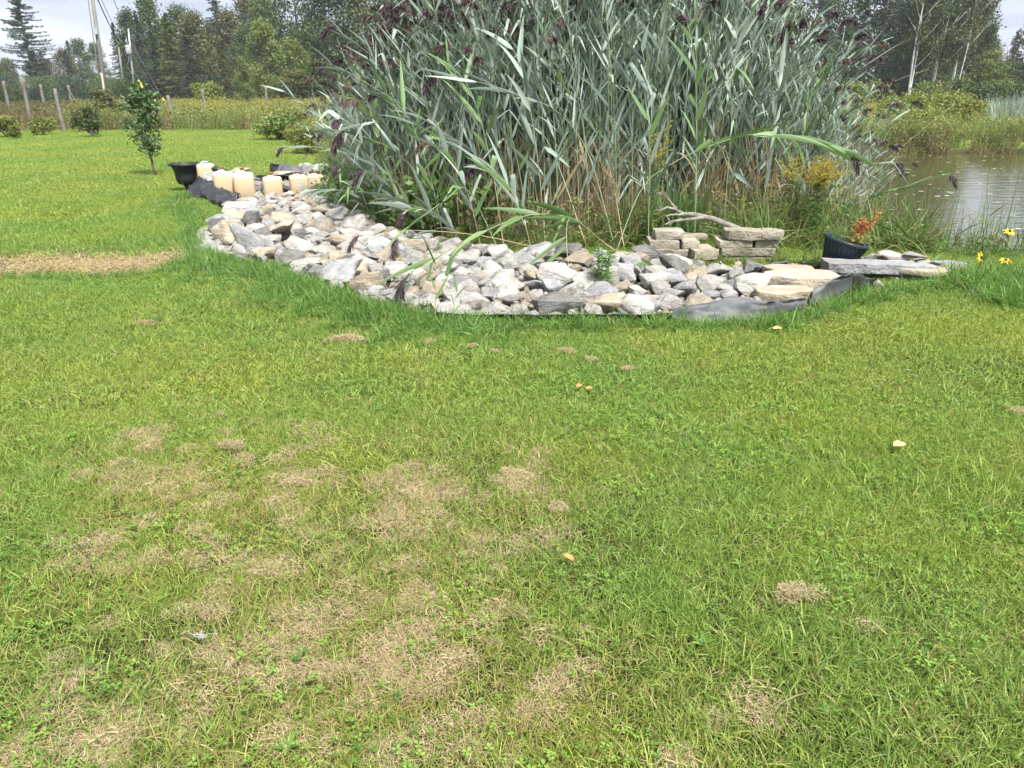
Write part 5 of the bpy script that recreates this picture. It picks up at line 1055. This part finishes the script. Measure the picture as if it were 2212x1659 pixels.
mb = MB(); leafcloud(mb, [((-.09, 0, 1.55), (.13, .13, .25)), ((-.05, 0, 1.25), (.30, .28, .28)), ((-.1, 0, .95), (.34, .30, .25)), ((.02, 0, 1.05), (.32, .3, .25)), ((-.04, 0, .72), (.27, .25, .18)), ((-.22, 0, 1.35), (.14, .14, .18)), ((.16, 0, 1.4), (.14, .14, .2)), ((.0, 0, .52), (.16, .16, .12))], 190, .085, shell=.2, asp=.62, clus=5, cr=.07)
link('crown', mb.mesh('sapling_crown', M['sapling']), sap, kind='stuff')
mb = MB(); n = 40; b = disc(n, .1); d = tilted(n, .1, .6); ribbons(mb, b, d, rng.uniform(.1, .22, n), .008, d*0, 3); link('sapling_foot_grass', mb.mesh('footgrass', M['wildgrass']), loc=(g.x, g.y, 0), label='unmown grass at the foot of the young tree', cat='grass', kind='stuff')
def shrub(px, pyb, pyt, wpx, mat, label, Y=None, n=1500, size=.07, group=None, dens=1.0, stem=True, name='shrub', cat='shrub', lobes=7, twig=0, shell=.4):
    g = gp(px, pyb) if Y is None else at(px, pyb, Y); Yy = g.y; z0 = float(hgt(g.x, Yy)); top = at(px, pyt, Yy).z; H = max(.3, top-z0)*.84; W = wpx*Yy/CP/FPX/2*.93
    o = empty(name, (g.x, Yy, z0), label=label, cat=cat, group=group); mb = MB()
    for k in range(7):
        a = rng.uniform(0, 6.28); tube(mb, [(0, 0, 0), (math.cos(a)*W*.3, math.sin(a)*W*.3, H*.4), (math.cos(a)*W*.6, math.sin(a)*W*.6, H*.8)], [.02*H, .012*H, .004*H], 5)
    link('stems', mb.mesh('shrub_stems', M['bark']), o, kind='stuff')
    mb = MB(); lb = [((0, 0, H*.55), (W*.75, W*.7, H*.4))]
    for k in range(lobes): a = rng.uniform(0, 6.28); q = rng.uniform(.25, .7); lb.append(((math.cos(a)*W*q, math.sin(a)*W*q, H*rng.uniform(.3, .8)), (W*.42, W*.42, H*.24)))
    lb.append(((0, 0, H*.86), (W*.3, W*.3, H*.14)))
    leafcloud(mb, lb, n//len(lb), size, shell=shell, cr=W*.13, clus=12)
    for k in range(18): a = rng.uniform(0, 6.28); q = rng.uniform(.1, .9); b0 = np.array([math.cos(a)*W*q*.8, math.sin(a)*W*q*.8, H*.75]); pc = b0+np.array([math.cos(a)*.2*W, math.sin(a)*.2*W, H*.28*(1-q*.4)])*np.linspace(0, 1, 14)[:, None]+rng.normal(0, size*.3, (14, 3)); diamonds(mb, pc, rng.uniform(size*.6, size, 14))
    link('foliage', mb.mesh('shrub_foliage', M[mat]), o, kind='stuff'); return o
shrub(200, 298, 217, 46, 'decid', 'dark green young shrub on the lawn edge before the utility pole', n=1500, size=.10)
shrub(93, 293, 244, 52, 'shrub', 'yellow green round shrub at the lawn edge between fence posts', n=1500, size=.09)
shrub(15, 298, 240, 60, 'shrub', 'loose yellow green shrub at the far left edge of the lawn', n=1400, size=.10)
shrub(36, 300, 266, 28, 'shrub', 'small bushy shrub in front of the far left one', n=700, size=.08)
shrub(172, 286, 232, 46, 'olive', 'brownish wispy shrub between the posts and the dark green shrub', n=900, size=.08)
shrub(232, 272, 178, 62, 'olive', 'tall thin-leaved bush around the foot of the utility pole', n=2200, size=.12)
shrub(460, 222, 172, 68, 'light', 'light green bush behind the fence post at the wood edge', Y=70, n=2500, size=.25)
shrub(432, 230, 168, 30, 'light', 'narrow bush left of the light green one', Y=72, n=1000, size=.25)
shrub(605, 295, 238, 110, 'wildgrass', 'grey green willow-like bush at the lawn end left of the reeds', Y=27, n=3600, size=.11)
shrub(670, 320, 262, 100, 'shrub', 'low weedy bush against the left fringe of the reeds', Y=21, n=2600, size=.08)
shrub(640, 300, 226, 90, 'shrub', 'yellowish bush behind the grey green one', Y=31, n=2200, size=.11)

# ------------------------------------------------------------------ fence posts, utility poles
POSTS = [(7, 175, 25, 258, 'leftmost grey fence post at the picture edge'), (49, 169, 71, 281, 'tallest split fence post left of the yellow green shrub'), (87, 182, 102, 250, 'thick fence post behind the yellow green shrub'), (118, 191, 140, 285, 'slender fence post right of the yellow green shrub'), (147, 184, 160, 248, 'braced fence post left of the dark green shrub'), (264, 207, 276, 279, 'short dark fence post left of the young tree'), (362, 206, 375, 276, 'slim fence post right of the young tree'), (437, 192, 445, 264, 'fence post before the light green bush'), (574, 187, 578, 248, 'last fence post near the left fringe of the reeds')]
for i, (xt, yt, xb, yb, lab) in enumerate(POSTS):
    g = gp(xb, yb); t = at(xt, yt, g.y); mb = MB(); r = 3.7*mpp(g.y)*.93*(1 if g.y < 42 else .8); Pp = curve_pts([(0, 0, -.1), ((t.x-g.x)*.5+rng.normal(0, .02), 0, t.z*.5), (t.x-g.x, 0, t.z)], 10); rad = r*(1.1-.25*np.linspace(0, 1, 10))*rng.uniform(.94, 1.06, 10)
    tube(mb, Pp, rad, 9); link('fence_post', mb.mesh('fence_post', M['post'], True), loc=(g.x, g.y, 0), label=lab, cat='fence post', group='old wooden fence posts along the field')
# brace on post
g = gp(160, 248); mb = MB(); tube(mb, [(.0, -.1, 1.7), (.75, 0, 0)], .035, 6); link('fence_brace', mb.mesh('brace', M['post']), loc=(g.x, g.y-.05, 0), label='thin slanting brace against the braced fence post', cat='brace')
def upole(xb, Y, xt, yt, r, label, extra=None, mat='pole'):
    b = at(xb, 240, Y); b.z = 0; t = at(xt, yt, Y); o = empty('utility_pole', b, label=label, cat='utility pole'); mb = MB(); tube(mb, [(0, 0, -.2), ((t.x-b.x)*.5, 0, t.z*.5), (t.x-b.x, 0, t.z)], [r, r*.9, r*.75], 12); link('pole', mb.mesh('utility_pole', M[mat], True), o)
    return o, b, t
o, bA, tA = upole(232, 42, 196, -30, .12, 'big weathered wooden utility pole with a conduit rising out of frame')
mb = MB(); dx = tA.x-bA.x; tube(mb, [(-.16, -.12, 0), (-.16+dx, -.12, tA.z)], .03, 8); link('conduit', mb.mesh('conduit', M['pole'], True), o)
mb = MB(); a = .55; tube(mb, [(dx*.12+.06, -.2, .9), (dx*.32+.06, -.2, 2.4)], .05, 8); link('cable_guard', mb.mesh('guard', plain('pale_wood_scar', (.62, .58, .38), .8)), o)
mb = MB(); tube(mb, [(dx*.62+.05, -.19, 4.2), (dx*.62+.05, -.19, 4.45)], .08, 8); link('pole_tag', mb.mesh('tag', M['metal']), o)
o, bB, tB = upole(275, 88, 256, 102, .11, 'slim brown utility pole between the big pole and the transformer pole')
o, bC, tC = upole(296, 92, 277, 62, .10, 'far pale utility pole carrying a grey transformer', mat='metal')
tr_ = at(280, 108, 92)-bC; mb = MB(); lathe(mb, [(0, -.42), (.30, -.42), (.32, -.38), (.32, .36), (.28, .44), (.1, .5), (0, .5)], 20); link('transformer', mb.mesh('transformer', M['metal'], True), o, loc=(tr_.x+.05, -.35, tr_.z))
mb = MB(); tube(mb, [(0, 0, .3), (0, 0, 1.0)], .03, 6); tube(mb, [(-.1, 0, .5), (-.1, 0, .75)], .06, 8); link('bushing', mb.mesh('bushing', M['metal']), o, loc=(tr_.x, -.3, tr_.z+.3))
def wire(a, b, sag, label, r=.018, n=24, name='overhead_wire', cat='wire', group='overhead wires between the poles', mat='wire'):
    a = Vector(a); b = Vector(b); P = [a.lerp(b, u)+Vector((0, 0, -sag*4*u*(1-u))) for u in np.linspace(0, 1, n)]; mb = MB(); tube(mb, P, r, 5); return link(name, mb.mesh(name, M[mat]), label=label, cat=cat, group=group)
wire(at(203, -20, 42), at(277, 100, 90), 1.0, 'lower thick wire from the big pole to the transformer pole', .03)
wire(at(215, -10, 44), at(272, 98, 88), .3, 'thin wire sloping from beyond the top edge to the slim pole', .016)
wire(at(243, -8, 50), at(277, 64, 92), .4, 'highest wire sloping down to the top of the transformer pole', .018)
wire(at(258, 135, 88), at(212, 150, 80), .8, 'slack looped cable beside the slim pole', .035); wire(at(279, 117, 91.5), at(262, 122, 88), .9, 'slack cable loop under the transformer', .035); wire(at(285, 148, 91.5), at(268, 148, 88), .5, 'second cable loop lower on the pale pole', .03)
wire(at(284, 92, 92), at(352, 214, 80), 0, 'steel guy wire running down right from the pale pole', .018, 6, 'guy_wire', 'guy wire', None); wire(at(283, 112, 92), at(340, 208, 82), 0, 'second steeper guy wire from the pale pole', .014, 6, 'guy_wire', 'guy wire', None)
wire(at(299, 173, 60), at(308, 190, 60), 0, 'upper yellow guard sleeve on a guy wire above the young tree', .09, 5, 'guy_guard', 'guy guard', None, 'yellow'); wire(at(351, 212, 60), at(362, 233, 60), 0, 'lower yellow guard sleeve beside the slim fence post', .09, 5, 'guy_guard', 'guy guard', None, 'yellow')
wire(at(284, 140, 75), at(299, 173, 60), 0, 'thin wire ending in the upper yellow sleeve', .012, 5, 'guy_wire', 'guy wire', None)

# ------------------------------------------------------------------ trees
def tree_decid(seed, H=12, W=4, mat='decid', n=9500, size=.30, base=.06, bark='bark', lobes=17, gap=.25, trunkr=.16, ntr=1, cr=.38):
    global rng
    rs = rng; rng = np.random.default_rng(seed); o = empty('tree'); mb = MB(); tops = []
    for k in range(ntr):
        ox = rng.normal(0, .5) if ntr > 1 else 0; tp = np.array([ox*2.5+rng.normal(0, W*.12), rng.normal(0, W*.12), H*.92]); P = curve_pts([(ox, 0, 0), (ox*1.3+rng.normal(0, .15), rng.normal(0, .15), H*.35), (ox*2+rng.normal(0, .25), rng.normal(0, .2), H*.65), tuple(tp)], 14)
        tube(mb, P, trunkr*(1.05-.95*np.linspace(0, 1, 14)), 8); tops.append(P)
        for j in range(13):
            u = rng.uniform(max(.25, base), .92); p = P[int(u*13)]; a = rng.uniform(0, 6.28); l = W*.8*(1.15-u*.75); tube(mb, [p, p+np.array([math.cos(a)*l*.5, math.sin(a)*l*.5, l*.35]), p+np.array([math.cos(a)*l, math.sin(a)*l, l*.8])], [trunkr*.35, trunkr*.2, trunkr*.06], 5)
    link('trunk', mb.mesh('tree_trunk', M[bark], True), o)
    mb = MB(); lb = []
    for k in range(lobes):
        u = (k+.5)/lobes; z = H*(base+(1-base)*u*.93); a = k*2.4+rng.normal(0, .4); wr = W*math.sin(math.pi*(u*.78+.16))**.8; q = rng.uniform(.35, .72)
        lb.append(((math.cos(a)*wr*q, math.sin(a)*wr*q, z), (wr*.5*rng.uniform(.8, 1.2), wr*.5, H*.085*rng.uniform(.8, 1.4))))
    lb.append(((0, 0, H*.9), (W*.3, W*.3, H*.09)))
    leafcloud(mb, lb, n//len(lb), size, shell=gap, cr=cr, clus=14)
    link('crown', mb.mesh('tree_crown', M[mat]), o, kind='stuff'); rng = rs; return o
def tree_conifer(seed, H=12, W=2.4, mat='spruce', n=150, per=34, size=.26, base=.08, trunkr=.15, droop=.25, irregular=.15, tiers=0, bark='bark', up=.0):
    global rng
    rs = rng; rng = np.random.default_rng(seed); o = empty('tree'); mb = MB(); P = curve_pts([(0, 0, 0), (rng.normal(0, .08), 0, H*.5), (0, 0, H)], 12); tube(mb, P, trunkr*(1.03-np.linspace(0, 1, 12)), 8); mc = MB()
    for k in range(n):
        u = (k+rng.random())/n; 
        if tiers: u = (math.floor(u*tiers)+.35*rng.random())/tiers
        z = H*(base+(1-base)*u*.98)+(rng.normal(0, .16) if tiers else 0); prof = ((1-u)**.75)*(min(1, (u+.12)*4)) if not tiers else (.45+.55*math.sin(min(u*1.25+.2, 1)*math.pi))*(1-u*.55)
        l = W*prof*rng.uniform(1-irregular*2, 1+irregular)+.12; a = rng.uniform(0, 6.28); d = np.array([math.cos(a), math.sin(a), 0]); t = np.linspace(.12, 1, per)[:, None]
        br = np.array([0, 0, z])+d*l*t+np.array([0, 0, 1.0])*(-droop*l*t+.35*droop*l*t**2+up*l*t*t)
        tube(mb, [br[0]*0+np.array([0, 0, z]), br[per//2], br[-1]], [trunkr*.22, trunkr*.13, trunkr*.04], 4, cap=False)
        wd = np.array([-d[1], d[0], 0])*rng.normal(0, 1, (per, 1))*l*.16*(1.15-t)+rng.normal(0, .05, (per, 3)); diamonds(mc, br+wd-np.array([0, 0, .06]), rng.uniform(size*.6, size*1.3, per), asp=.38, t=np.clip(rng.random()*.6+rng.uniform(0, .4, per), 0, 1), nbias=np.array([0, 0, .8]))
    link('trunk', mb.mesh('tree_trunk', M[bark], True), o); link('crown', mc.mesh('tree_crown', M[mat]), o, kind='stuff'); rng = rs; return o
T = {}
T['maple'] = [tree_decid(1, 12, 3.6, 'decid'), tree_decid(2, 12, 3.3, 'decid', lobes=20), tree_decid(3, 12, 4.2, 'decid', lobes=14)]
T['light'] = [tree_decid(4, 10, 2.9, 'light', size=.30, lobes=18), tree_decid(5, 10, 3.2, 'light', size=.30)]
T['olive'] = [tree_decid(6, 11, 3.2, 'olive', n=8000, gap=.3), tree_decid(7, 11, 3.0, 'olive', n=7000, lobes=20)]
T['birch'] = [tree_decid(8, 13, 3.4, 'olive', n=8000, base=.3, bark='birchbark', ntr=3, trunkr=.11), tree_decid(9, 13, 3.4, 'decid', n=9000, base=.3, bark='birchbark', ntr=4, trunkr=.11), tree_decid(10, 13, 3.0, 'decid', n=8500, base=.24, bark='birchbark', ntr=2, trunkr=.13)]
T['spruce'] = [tree_conifer(11, 12, 2.5), tree_conifer(12, 12, 2.1), tree_conifer(13, 12, 2.9, irregular=.25)]
T['cedar'] = [tree_conifer(14, 11, 2.2, 'olive', droop=.1, n=130), tree_conifer(15, 11, 2.4, 'decid', droop=.1, n=150, size=.3)]
T['pine'] = [tree_conifer(16, 15, 3.8, 'pine', n=170, per=56, size=.34, base=.22, trunkr=.26, droop=.05, irregular=.5, tiers=0, up=.12)]
usedT = set()
def plant(kind, idx, px, ytop, wpx, Y, label, cat='tree', group=None):
    src = T[kind][idx]; o = src if src.name not in usedT else copy_tree(src); usedT.add(src.name)
    hb = {'maple': 12, 'light': 10, 'olive': 11, 'birch': 13, 'spruce': 12, 'cedar': 11, 'pine': 15}[kind]; wb = {'maple': 7.4, 'light': 6, 'olive': 6.2, 'birch': 7.4, 'spruce': 5.0, 'cedar': 4.6, 'pine': 7.6}[kind]
    ytop = ytop-130 if ytop <= -20 else (ytop-14 if ytop < 120 else ytop); g = at(px, 220, Y); H = at(px, ytop, Y).z+.1; W = wpx*Y/CP/FPX*(1.3 if Y > 70 and kind not in ('pine', 'spruce') else 1.08)
    o.location = (g.x, Y, float(hgt(g.x, Y))-.05); o.scale = (W/wb, W/wb*.9, H/hb); o.rotation_euler = (0, 0, random.uniform(0, 6.28))
    kk = {'maple': 'deciduous_tree', 'light': 'deciduous_tree', 'olive': 'deciduous_tree', 'birch': 'birch_tree', 'spruce': 'spruce_tree', 'cedar': 'cedar_tree', 'pine': 'pine_tree'}[kind]; o.name = kk
    return tag(o, label, cat, group)
TR = [
 ('pine', 0, 84, -19, 96, 120, 'tall open white pine with flat branch tiers against the sky at left'),
 ('light', 0, 14, 48, 96, 62, 'light green leafy tree filling the far left edge'), ('maple', 0, -60, 20, 120, 70, 'green tree just outside the left edge'), ('light', 1, 62, 148, 56, 66, 'lower light green tree leaning right of the far left one'),
 ('maple', 1, 112, 128, 66, 100, 'dark low tree right of the white pine'), ('spruce', 0, 130, 112, 44, 104, 'small dark spruce top beside the white pine'), ('spruce', 1, 152, 98, 46, 108, 'second small spruce top right of the white pine'), ('olive', 0, 180, 112, 60, 98, 'brownish tree left of the big utility pole'), ('spruce', 2, 196, 104, 50, 105, 'dark spruce just left of the big utility pole'), ('cedar', 0, 176, 138, 60, 90, 'low olive cedar left of the big utility pole'),
 ('olive', 1, 228, 78, 58, 104, 'bare-topped brownish tree behind the big utility pole'), ('maple', 2, 250, 100, 66, 100, 'dark green tree between the big pole and the slim pole'), ('spruce', 0, 272, 60, 50, 108, 'narrow spruce rising behind the transformer pole'), ('cedar', 1, 228, 130, 56, 88, 'olive green cedar right of the big utility pole'),
 ('maple', 0, 302, 30, 66, 102, 'pale topped leafy tree right of the transformer pole'), ('spruce', 1, 322, 34, 60, 96, 'dark spruce left of the tall leafy crown'), ('maple', 1, 352, 4, 96, 108, 'tall leafy crown touching the top left of the wood'), ('cedar', 1, 384, 38, 66, 84, 'big feathery grey green cedar in the wood edge'), ('maple', 2, 412, 22, 80, 100, 'full crowned tree right of the feathery cedar'), ('olive', 0, 436, 32, 76, 90, 'reddish olive tree in the middle of the left wood'), ('spruce', 2, 350, 100, 70, 86, 'dark low spruce beneath the tall leafy crown'), ('spruce', 0, 420, 90, 80, 82, 'dark spruce skirt below the reddish olive tree'),
 ('spruce', 2, 488, -19, 70, 116, 'dark pine with a pale bare trunk rising above the wood'), ('olive', 1, 510, 30, 66, 104, 'thin airy tree right of the dark pine'), ('cedar', 0, 490, 112, 44, 80, 'small olive cedar at the foot of the dark pine'), ('maple', 0, 540, 66, 60, 92, 'dark green tree left of the round light tree'), ('light', 0, 582, 58, 66, 78, 'round light green tree standing out of the wood'), ('light', 1, 640, 96, 70, 82, 'second rounder light green tree nearer the reeds'), ('light', 0, 533, 122, 44, 66, 'small slender bright tree behind the last fence post'), ('maple', 1, 590, 10, 96, 110, 'tall dark tree behind the round light tree'), ('olive', 0, 560, -10, 84, 118, 'airy tall tree with sky between its twigs'), ('maple', 2, 655, -20, 110, 104, 'very tall dark tree left of the reeds'), ('maple', 0, 720, -40, 120, 96, 'big dark tree directly behind the left plumes'), ('maple', 1, 690, 130, 96, 74, 'low bushy tree beside the left fringe of the reeds'), ('olive', 1, 640, 150, 80, 72, 'low brownish tree below the rounder light tree'), ('spruce', 1, 470, 70, 60, 96, 'dark spruce between the olive tree and the dark pine'),
 ('maple', 2, 800, -50, 130, 98, 'dark tree behind the upper left reeds'), ('maple', 0, 900, -50, 130, 102, 'dark tree hidden mostly by the left centre reeds'), ('spruce', 2, 1000, -50, 120, 100, 'spruce behind the centre of the reeds'), ('maple', 1, 1110, -50, 140, 104, 'dark tree glimpsed through the centre reeds'), ('maple', 2, 1230, -50, 140, 100, 'tree behind the middle of the reeds'), ('spruce', 0, 1350, -50, 120, 100, 'spruce behind the right centre reeds'), ('maple', 0, 1460, -50, 140, 104, 'dark tree behind the right centre reeds'), ('maple', 1, 1580, -50, 130, 100, 'dark tree behind the upper right reeds'),
 ('maple', 2, 1690, -40, 120, 96, 'leafy dark tree above the right reeds'), ('spruce', 1, 1760, -30, 90, 92, 'dark spruce right of the upper right reeds'), ('maple', 0, 1800, -30, 100, 100, 'tall tree left of the birches'), ('spruce', 2, 1840, 0, 80, 86, 'dark blue green spruce beside the first birch'),
 ('birch', 0, 1862, -30, 110, 84, 'birch with two white trunks beside the dark spruce'), ('birch', 1, 1912, -40, 110, 80, 'birch clump with the whitest fanning trunks'), ('birch', 2, 1962, -30, 100, 84, 'leaning birch right of the whitest clump'), ('birch', 1, 2006, -20, 110, 86, 'birch with a slanting grey trunk'), ('birch', 0, 2052, -20, 100, 88, 'rightmost full crowned birch'), ('maple', 1, 1930, -40, 150, 112, 'dark tree filling the gaps behind the birches'), ('maple', 2, 2010, -30, 130, 112, 'dark tree behind the slanting birch'), ('spruce', 2, 1880, -30, 110, 97, 'broad dark spruce behind the first birches'), ('maple', 0, 1980, -30, 130, 96, 'dense dark tree between the birch clumps'), ('spruce', 0, 2040, -20, 100, 98, 'dark spruce behind the rightmost birch'), ('maple', 0, 2085, 10, 80, 104, 'dark tree at the right end of the birch wood'), ('maple', 1, 2108, 60, 60, 96, 'lower green tree stepping down beyond the birches'), ('light', 1, 2120, 118, 60, 82, 'low soft green tree at the wood gap'), ('maple', 2, 2160, 128, 76, 84, 'low green tree in the gap near the right edge'), ('olive', 0, 2206, 20, 60, 88, 'brown airy tree at the right picture edge'), ('cedar', 0, 2200, 110, 60, 80, 'low olive cedar at the right edge'), ('maple', 0, 2280, 0, 120, 90, 'tree just beyond the right edge')]
for t_ in TR: plant(*t_)
# wind-bent bare-branched tree in the gap
g = at(2140, 170, 96); o = empty('bare_tree', (g.x, 96, 0), label='wind-bent nearly bare tree in the bright gap at right', cat='tree'); mb = MB()
for k in range(34):
    a = rng.uniform(-.2, .9); b0 = np.array([rng.normal(0, 1.6), rng.normal(0, .8), rng.uniform(1.5, 4)]); l = rng.uniform(2, 4.5); tube(mb, [b0, b0+np.array([l*.3*a, 0, l*.5]), b0+np.array([l*.9*a, 0, l*.95])], [.06, .04, .015], 5)
    for j in range(5): p = b0+np.array([l*.3*a, 0, l*.5])*rng.uniform(.6, 1.4); tube(mb, [p, p+np.array([rng.uniform(.1, .9), rng.normal(0, .2), rng.uniform(.3, 1.1)])], [.02, .008], 4)
link('branches', mb.mesh('bare_branches', M['bark']), o, kind='stuff'); mb = MB(); tube(mb, [(0, 0, 0), (.2, 0, 2), (.8, 0, 4.4)], [.16, .13, .05], 8); link('trunk', mb.mesh('bare_trunk', M['bark']), o)
# dim understory band of the wood and far-off wood
V = [leafy(3200, 2.0, 3.4, .24, M['decid']) for i in range(2)]+[leafy(3000, 2.0, 2.6, .24, M['olive'])]+[leafy(3000, 2.0, 3.2, .24, M['spruce'])]
px = rng.uniform(-80, 2300, 240); Yv = rng.uniform(86, 122, 240); xx = (px-1106)/FPX*Yv/CP; scatter('wood_undergrowth', V, rows(xx, Yv, smin=.4, smax=1.05, nv=4, dry=0), 'shadowy bushes filling the floor of the far wood', 'undergrowth')
V = []
for o in (T['maple'][0], T['maple'][2], T['spruce'][0], T['olive'][0]): V.append(join_mesh(o))
px = rng.uniform(-200, 2450, 170); Yv = rng.uniform(125, 160, 170); xx = (px-1106)/FPX*Yv/CP
px2, _ = topx(xx, Yv, 0); sc_ = np.interp(px, [-200, 0, 60, 240, 300, 500, 2080, 2110, 2180, 2260], [.8, .6, .5, .6, .8, .95, .95, .6, .5, .7])
rw = rows(xx, Yv, smin=.85, smax=1.1, nv=4, dry=0); rw[:, 4] *= sc_; scatter('far_off_wood', V, rw, 'far-off wood filling the skyline behind the nearer trees', 'wood')

# ------------------------------------------------------------------ field and marsh vegetation
def field_tuft(n, r, h, mat, gold=0, wd=.02, leafm=None):
    mb = MB(); b = disc(n, r); d = tilted(n, .02, .4); Ls = rng.uniform(h*.6, h, n); ribbons(mb, b, d, Ls, wd, d*np.array([.3, .3, -.15])*Ls[:, None], 3, m=0)
    n2 = n*3; b2 = disc(n2, r); b2[:, 2] = rng.uniform(.05, h*.8, n2); diamonds(mb, b2, rng.uniform(.05, .11, n2), m=1)
    if gold: tips = b+d*Ls[:, None]; k = rng.uniform(0, 1, n) < gold; tp = np.repeat(tips[k], 7, 0)+rng.normal(0, .045, (k.sum()*7, 3)); diamonds(mb, tp, rng.uniform(.02, .05, len(tp)), m=2, asp=.8)
    return mb.mesh('field_tuft', [M[mat], M[leafm or 'wildgrass'], M['gold']])
VF = [field_tuft(60, .5, .95, 'wildgrass', .06), field_tuft(60, .5, 1.0, 'wildgrass', .22, leafm='shrub'), field_tuft(60, .5, .9, 'drygrass', .1), field_tuft(60, .5, 1.05, 'wildgrass', 0, leafm='shrub'), field_tuft(70, .5, 1.0, 'drygrass', 0, leafm='olive'), field_tuft(70, .5, 1.1, 'drygrass', 0, leafm='olive')]
x, y = jgrid(-34, 3, 33.5, 76, .85); k = wedge(x, y, 3) & ((y > 34) | (x < 100)); x, y = x[k], y[k]
rw = rows(x, y, smin=.75, smax=1.2, nv=4, dry=0); pxx, _ = topx(x, y, 0); br = pxx < 190+rng.normal(0, 60, len(x)); rw[br, 5] = rng.integers(4, 6, br.sum()); sel = (pxx > 190) & (pxx < 420) & (rng.uniform(0, 1, len(x)) < .5); rw[sel, 5] = 2
xb, yb = jgrid(-11, -1.5, 14.6, 34, .5); k = ~FARLAWN(xb-.4, yb) & (xb < 0) & (pdist(REED, xb, yb) > .3); rb = rows(xb[k], yb[k], smin=.45, smax=.95, nv=4, dry=0); rb[:, 4] *= np.clip((yb[k]-6)/20, .4, 1)
scatter('goldenrod_field', VF, np.concatenate([rw, rb]), 'rough field of goldenrod and brown grass behind the fence posts', 'field plants')
# right side: far bank of the pond and marsh
x, y = jgrid(2, 60, 24.5, 92, 1.0); s = pdist(POND, x, y); s2 = pdist(POOL, x, y); k = (s > -.1) & (s2 > .2) & (x < .78*y+4) & (x > .22*y-4); x, y = x[k], y[k]
rw = rows(x, y, smin=.8, smax=1.35, nv=4, dry=0); rw[:, 5] = rng.choice([0, 1, 3, 3, 2], len(x)); rw[:, 4] *= np.where(y < 34, .8, 1)
bx, by = jgrid(4, 40, 24, 30, .5); s = pdist(POND, bx, by); k = (s > -.25) & (s < 1.1); b2 = rows(bx[k], by[k], smin=.55, smax=.95, nv=1, dry=0); b2[:, 5] = rng.choice([2, 4, 3, 0], k.sum())
scatter('marsh_growth', VF, np.concatenate([rw, b2]), 'green and yellow marsh growth on the far bank of the pond', 'marsh plants')
VR = [tuft(60, .4, 1.2, 2.0, .035, M['reedleaf'], .02, .35, .4, 5) for i in range(3)]
a, b = jgrid(19, 30, 32, 44, .7); k = (a > .60*b) & (a < .74*b+2); a, b = a[k], b[k]; a2 = np.concatenate([[(1905-1106)/FPX*38/CP+q for q in (-.6, -.2, .3, .8, 0)]]); b2_ = np.full(5, 38.0)
scatter('marsh_reeds', VR, rows(np.append(a, a2), np.append(b, b2_), smin=.7, smax=1.1, nv=3, dry=0), 'grey green reeds in the marsh beyond the pond', 'reeds')
SH = [(1960, 300, 188, 130, 36, 'shrub', 'broad golden green bush on the far bank behind the reeds'), (2030, 300, 184, 120, 38, 'shrub', 'rounded mound of yellow topped bush across the pond'), (2085, 290, 205, 90, 37, 'shrub', 'golden sided bush right of the rounded mound'), (1990, 310, 225, 110, 32, 'shrub', 'bright leafy bush low on the far bank'), (1925, 300, 200, 90, 34, 'wildgrass', 'dull green bush next to the right reed fringe'), (1890, 240, 158, 80, 60, 'shrub', 'yellowish bush below the birch trunks'), (2062, 230, 148, 62, 62, 'light', 'fresh green upright bush in front of the birches'), (2110, 230, 160, 80, 60, 'decid', 'dark green bush right of the upright fresh one'), (2150, 230, 156, 80, 64, 'light', 'pale leafy bush toward the right edge'), (2200, 230, 154, 90, 62, 'decid', 'green bush at the right edge before the wood'), (1830, 250, 165, 100, 58, 'shrub', 'bush peeping over the right reeds'), (2010, 240, 165, 90, 66, 'wildgrass', 'grey green bush before the slanting birch')]
for px_, pb, pt, wp, Yq, mt, lb_ in SH: shrub(px_, pb, pt, wp, mt, lb_, Y=Yq, n=3200 if Yq < 50 else 2200, size=.14 if Yq < 50 else .24)

# ------------------------------------------------------------------ thin humid air over the marsh
mb = MB(); a0, a1, b0, b1, z0, z1 = -330, 330, -40, 420, -2.2, 46
mb.add([(a0, b0, z0), (a1, b0, z0), (a1, b1, z0), (a0, b1, z0), (a0, b0, z1), (a1, b0, z1), (a1, b1, z1), (a0, b1, z1)], [(3, 2, 1, 0), (4, 5, 6, 7), (0, 1, 5, 4), (1, 2, 6, 5), (2, 3, 7, 6), (3, 0, 4, 7)])
m = D.materials.new('thin_haze'); m.use_nodes = True; nt = m.node_tree; nt.nodes.clear(); vo = N(nt, 'ShaderNodeVolumePrincipled', ins={'Density': .00045, 'Color': (.86, .90, .96, 1)}); oo = N(nt, 'ShaderNodeOutputMaterial'); L_(nt, vo.outputs[0], oo.inputs['Volume'])
link('haze', mb.mesh('haze', m), kind='stuff', label='thin pale haze over the field and the far wood', cat='haze')
cy.volume_bounces = 0
